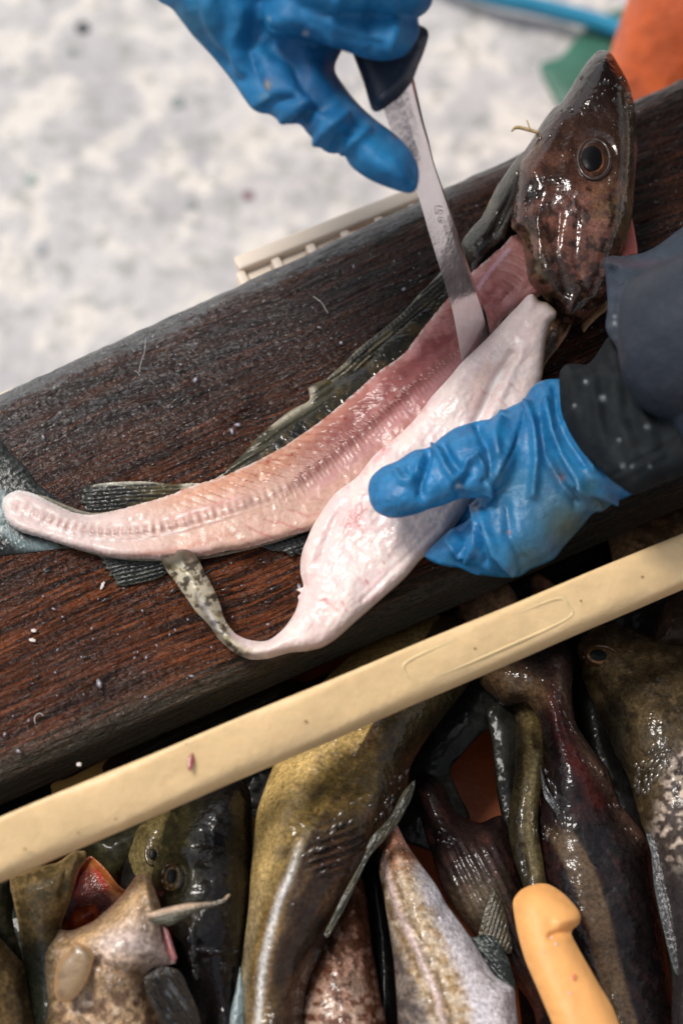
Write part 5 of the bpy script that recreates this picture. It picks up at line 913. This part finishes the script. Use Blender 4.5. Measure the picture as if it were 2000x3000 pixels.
# darker fish filling the tub under the plank and between the others
rs = np.random.RandomState(5)
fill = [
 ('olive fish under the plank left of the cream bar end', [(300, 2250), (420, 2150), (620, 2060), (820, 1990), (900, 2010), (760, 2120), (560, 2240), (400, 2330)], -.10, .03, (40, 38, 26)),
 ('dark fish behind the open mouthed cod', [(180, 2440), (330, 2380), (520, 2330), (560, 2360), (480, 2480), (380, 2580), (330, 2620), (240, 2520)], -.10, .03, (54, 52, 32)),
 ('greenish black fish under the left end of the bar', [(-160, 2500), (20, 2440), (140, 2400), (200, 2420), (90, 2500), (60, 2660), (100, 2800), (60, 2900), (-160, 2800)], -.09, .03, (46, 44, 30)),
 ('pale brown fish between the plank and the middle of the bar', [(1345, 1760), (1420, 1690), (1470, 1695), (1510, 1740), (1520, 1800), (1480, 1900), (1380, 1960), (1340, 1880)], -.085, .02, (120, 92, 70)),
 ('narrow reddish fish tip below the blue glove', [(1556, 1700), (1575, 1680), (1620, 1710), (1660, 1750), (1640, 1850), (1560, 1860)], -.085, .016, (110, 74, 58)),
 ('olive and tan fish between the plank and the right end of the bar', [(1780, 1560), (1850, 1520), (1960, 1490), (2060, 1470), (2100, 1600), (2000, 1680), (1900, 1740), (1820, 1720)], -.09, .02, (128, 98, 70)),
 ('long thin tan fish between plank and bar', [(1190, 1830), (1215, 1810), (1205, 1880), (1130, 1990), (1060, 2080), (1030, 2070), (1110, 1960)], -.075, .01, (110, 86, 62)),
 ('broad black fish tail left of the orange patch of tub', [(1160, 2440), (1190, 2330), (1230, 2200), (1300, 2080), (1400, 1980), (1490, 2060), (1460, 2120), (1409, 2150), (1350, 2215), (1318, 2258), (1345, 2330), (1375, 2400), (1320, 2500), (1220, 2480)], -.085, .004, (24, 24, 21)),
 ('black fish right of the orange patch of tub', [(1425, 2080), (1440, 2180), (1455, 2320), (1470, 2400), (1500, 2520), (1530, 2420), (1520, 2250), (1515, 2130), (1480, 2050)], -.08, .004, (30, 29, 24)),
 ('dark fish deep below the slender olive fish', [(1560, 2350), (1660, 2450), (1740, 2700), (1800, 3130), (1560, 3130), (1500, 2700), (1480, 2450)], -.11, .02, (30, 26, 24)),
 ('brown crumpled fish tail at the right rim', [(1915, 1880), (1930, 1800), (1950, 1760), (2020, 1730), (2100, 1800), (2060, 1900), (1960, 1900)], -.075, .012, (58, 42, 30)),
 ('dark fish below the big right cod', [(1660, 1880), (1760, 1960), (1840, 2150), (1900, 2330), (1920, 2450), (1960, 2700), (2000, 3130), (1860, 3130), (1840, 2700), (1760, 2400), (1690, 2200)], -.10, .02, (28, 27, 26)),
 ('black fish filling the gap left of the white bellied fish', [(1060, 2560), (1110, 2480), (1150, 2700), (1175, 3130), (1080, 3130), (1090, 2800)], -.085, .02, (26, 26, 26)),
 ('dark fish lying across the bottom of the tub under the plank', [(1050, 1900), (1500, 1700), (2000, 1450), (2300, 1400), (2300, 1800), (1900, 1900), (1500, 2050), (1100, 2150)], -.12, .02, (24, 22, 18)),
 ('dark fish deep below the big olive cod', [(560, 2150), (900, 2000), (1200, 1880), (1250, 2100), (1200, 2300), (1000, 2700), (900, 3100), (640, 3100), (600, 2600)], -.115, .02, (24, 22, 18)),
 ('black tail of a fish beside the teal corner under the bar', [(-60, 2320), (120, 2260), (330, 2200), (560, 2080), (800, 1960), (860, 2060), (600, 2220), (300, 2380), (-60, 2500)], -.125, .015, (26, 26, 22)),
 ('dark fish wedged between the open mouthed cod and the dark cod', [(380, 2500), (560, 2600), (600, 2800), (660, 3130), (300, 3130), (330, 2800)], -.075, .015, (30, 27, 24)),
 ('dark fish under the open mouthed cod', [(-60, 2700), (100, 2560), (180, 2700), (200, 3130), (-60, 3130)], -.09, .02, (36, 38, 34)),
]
for k, (lb, ol, z, H, rgb) in enumerate(fill):
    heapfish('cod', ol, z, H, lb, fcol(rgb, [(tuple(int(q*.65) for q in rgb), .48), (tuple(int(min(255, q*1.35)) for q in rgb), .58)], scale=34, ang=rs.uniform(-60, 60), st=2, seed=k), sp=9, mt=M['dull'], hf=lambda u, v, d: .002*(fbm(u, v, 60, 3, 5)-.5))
# pale wedge of ice box corner seen between plank and bar
mk('floor', [(150, 2300), (210, 2275), (330, 2215), (335, 2250), (290, 2330), (180, 2370)], -.112, .004, mat('tub_ledge_plastic', color=tuple(lin(214, 172, 96)), rough=.45), tub, sp=12, hb=.004)
# ------------------------------------------------------------------ peach handle
ph = mk('tool_handle', [(1501, 2652), (1503, 2635), (1512, 2620), (1526, 2606), (1548, 2595), (1574, 2588), (1600, 2589), (1618, 2596), (1634, 2606), (1655, 2622), (1674, 2642), (1689, 2660), (1698, 2676), (1700, 2690), (1696, 2704), (1688, 2714), (1678, 2722), (1673, 2734), (1680, 2752), (1702, 2793), (1728, 2838), (1753, 2882), (1791, 2946), (1813, 3000), (1870, 3140), (1670, 3140), (1616, 3000), (1574, 2899), (1536, 2810), (1512, 2722)],
        [(1580, 2620, -.015), (1740, 3100, -.005)], .013, mat('peach_plastic', color=tuple(lin(236, 172, 104)), rough=.5, rn=.05, spec=.35, mott=[(20, .9, 1.05), (90, .93, 1.05)], bumps=[(50, .0008, I3)], sss=.2, sssr=(.005,)), None, sp=6, hb=.012, Rr=75,
        hf=lambda u, v, d: -.0035*smask(u, v, [(1676, 2728), (1640, 2732), (1612, 2742)], 9)+.002*smask(u, v, [(1690, 2690), (1640, 2702)], 16)+.0012*(fbm(u, v, 60, 3, 2)-.5))
tag(ph.o, 'peach plastic handle with a hooked rounded end standing in the fish heap', 'handle')
for u_, v_, a_, b_, c_ in [(1614, 2748, 7, 3, (226, 200, 196)), (1627, 2766, 5, 4, (226, 204, 200)), (1592, 2790, 4, 3, (220, 190, 170)), (1679, 2868, 10, 14, (206, 120, 74)), (1668, 2910, 6, 5, (232, 176, 160))]:
    mk('slime_spot', ell(u_, v_, a_, b_, 20), float(zfield([(1580, 2620, -.015), (1740, 3100, -.005)], np.array([float(u_)]), np.array([float(v_)]))[0]), .0006, mat('slime_spot', color=tuple(lin(*c_)), rough=.35, coat=.5), ph.o, off=ph.at(u_, v_)-.0001, sp=3, hb=0, rough_edge=1)
# ------------------------------------------------------------------ scraps on the plank
bonem = mat('pin_bone', color=tuple(lin(170, 160, 156)), rough=.3, coat=.5, sss=.2)
def zpl(u, v):
    w = WLc(P(u, v, -.004)); dF, dN = FAR(w[0])-w[1], w[1]-NEAR(w[0]); return .0042-.009*(1-math.sqrt(1-max(0, 1-dF/.022)**2))-.016*(1-math.sqrt(1-max(0, 1-dF/.13)**2))
for lb, q, r in [('thin pin bone lying on the plank left of the groove', [(427, 990), (424, 1030), (414, 1060), (408, 1090)], .00024), ('fork of the thin bone near the upper plank edge', [(395, 1085), (404, 1092), (410, 1100)], .0002),
                 ('curved pin bone on the plank above the dorsal fin', [(918, 868), (940, 885), (950, 900), (961, 918)], .00026), ('hair thin curl of slime on the lower left plank', [(104, 2120), (102, 2105), (108, 2093), (120, 2090), (128, 2098)], .00026)]:
    V, F = tube([P(a, b_, zpl(a, b_)+.001) for a, b_ in q], [r]*len(q), n=6, sub=5); tag(link('pin_bone', V, F, bonem), lb, 'bone')
sc_p = []; rs = np.random.RandomState(11)
def onplank(u, v): w = WLc(P(u, v, .003)); return NEAR(w[0])+.01 < w[1] < FAR(w[0])-.012
k = 0
while k < 260:
    u, v = rs.uniform(-40, 1960), rs.uniform(300, 2330)
    if not onplank(u, v): continue
    k += 1; r = rs.choice([.0005, .0007, .001, .0016], p=[.5, .3, .15, .05]); B = P(u, v, zpl(u, v)+.0004); th = rs.uniform(0, 6.28); e = rs.uniform(1, 2.2)
    V = []; n = 8
    for j in range(n): a = 2*math.pi*j/n; x, y = r*e*math.cos(a)*rs.uniform(.7, 1.2), r*math.sin(a)*rs.uniform(.7, 1.2); V.append(B+np.array((x*math.cos(th)-y*math.sin(th), x*math.sin(th)+y*math.cos(th), 0)))
    V.append(B+np.array((0, 0, r*.7))); V.append(B-np.array((0, 0, r*.5))); F = [(j, (j+1) % n, n) for j in range(n)]+[((j+1) % n, j, n+1) for j in range(n)]; sc_p.append((np.array(V), F))
bd = []; k = 0; rs = np.random.RandomState(21)
while k < 2600:
    u, v = rs.uniform(-40, 2040), rs.uniform(230, 2340); w = WLc(P(u, v, .003)); df = FAR(w[0])-w[1]
    if not (NEAR(w[0])+.008 < w[1] < FAR(w[0])-.02): continue
    up = ss(np.array(df), .16, .02)*ss(np.array(u), 1700, 900); k += 1
    if rs.rand() > .45+.55*up: continue
    r = rs.choice([.0003, .00045, .0007], p=[.5, .38, .12]); el = rs.choice([1.2, 2.5, 5], p=[.4, .4, .2]); n = np.array((rs.normal(0, .08), rs.normal(0, .08), 1.)); n /= np.linalg.norm(n)
    bd.append(dome(P(u, v, zpl(u, v)+.0003), n, XA+rs.normal(0, .12, 3), r*el, r, r*.7))  # low domes added to catch glints along the grain
V, F = merge(bd); tag(link('water_drops', V, F, mat('water_bead', color=(.02, .013, .01), rough=.3, coat=1, coatr=.04, spec=.4)), 'tiny beads of water added to glint on the dark wet plank', 'water drops', None, 'stuff')
V, F = merge(sc_p); o = link('fish_scraps', V, F, mat('scraps', color=tuple(lin(150, 146, 156)), rough=.2, coat=.8, sss=.2))
tag(o, 'tiny scales and bits of flesh scattered over the wet plank', 'scraps', None, 'stuff')
fl = mat('flesh_scrap', color=tuple(lin(200, 188, 182)), rough=.35, sss=.3, coat=.4)
for lb, u, v, a, b_ in [('small white flesh scrap below the anal fin', 301, 1716, 6, 14), ('white flesh crumb near the lower edge of the plank', 232, 2240, 9, 7), ('pale flesh crumb left on the lower plank', 100, 1848, 10, 6), ('pinkish flesh crumb on the plank below the tail', 96, 1876, 12, 6)]:
    S = mk('flesh_scrap', ell(u, v, a, b_, 20), .004, .0012, fl, None, sp=3, hb=.0004, rough_edge=2); tag(S.o, lb, 'scrap', 'white flesh scraps on the plank')
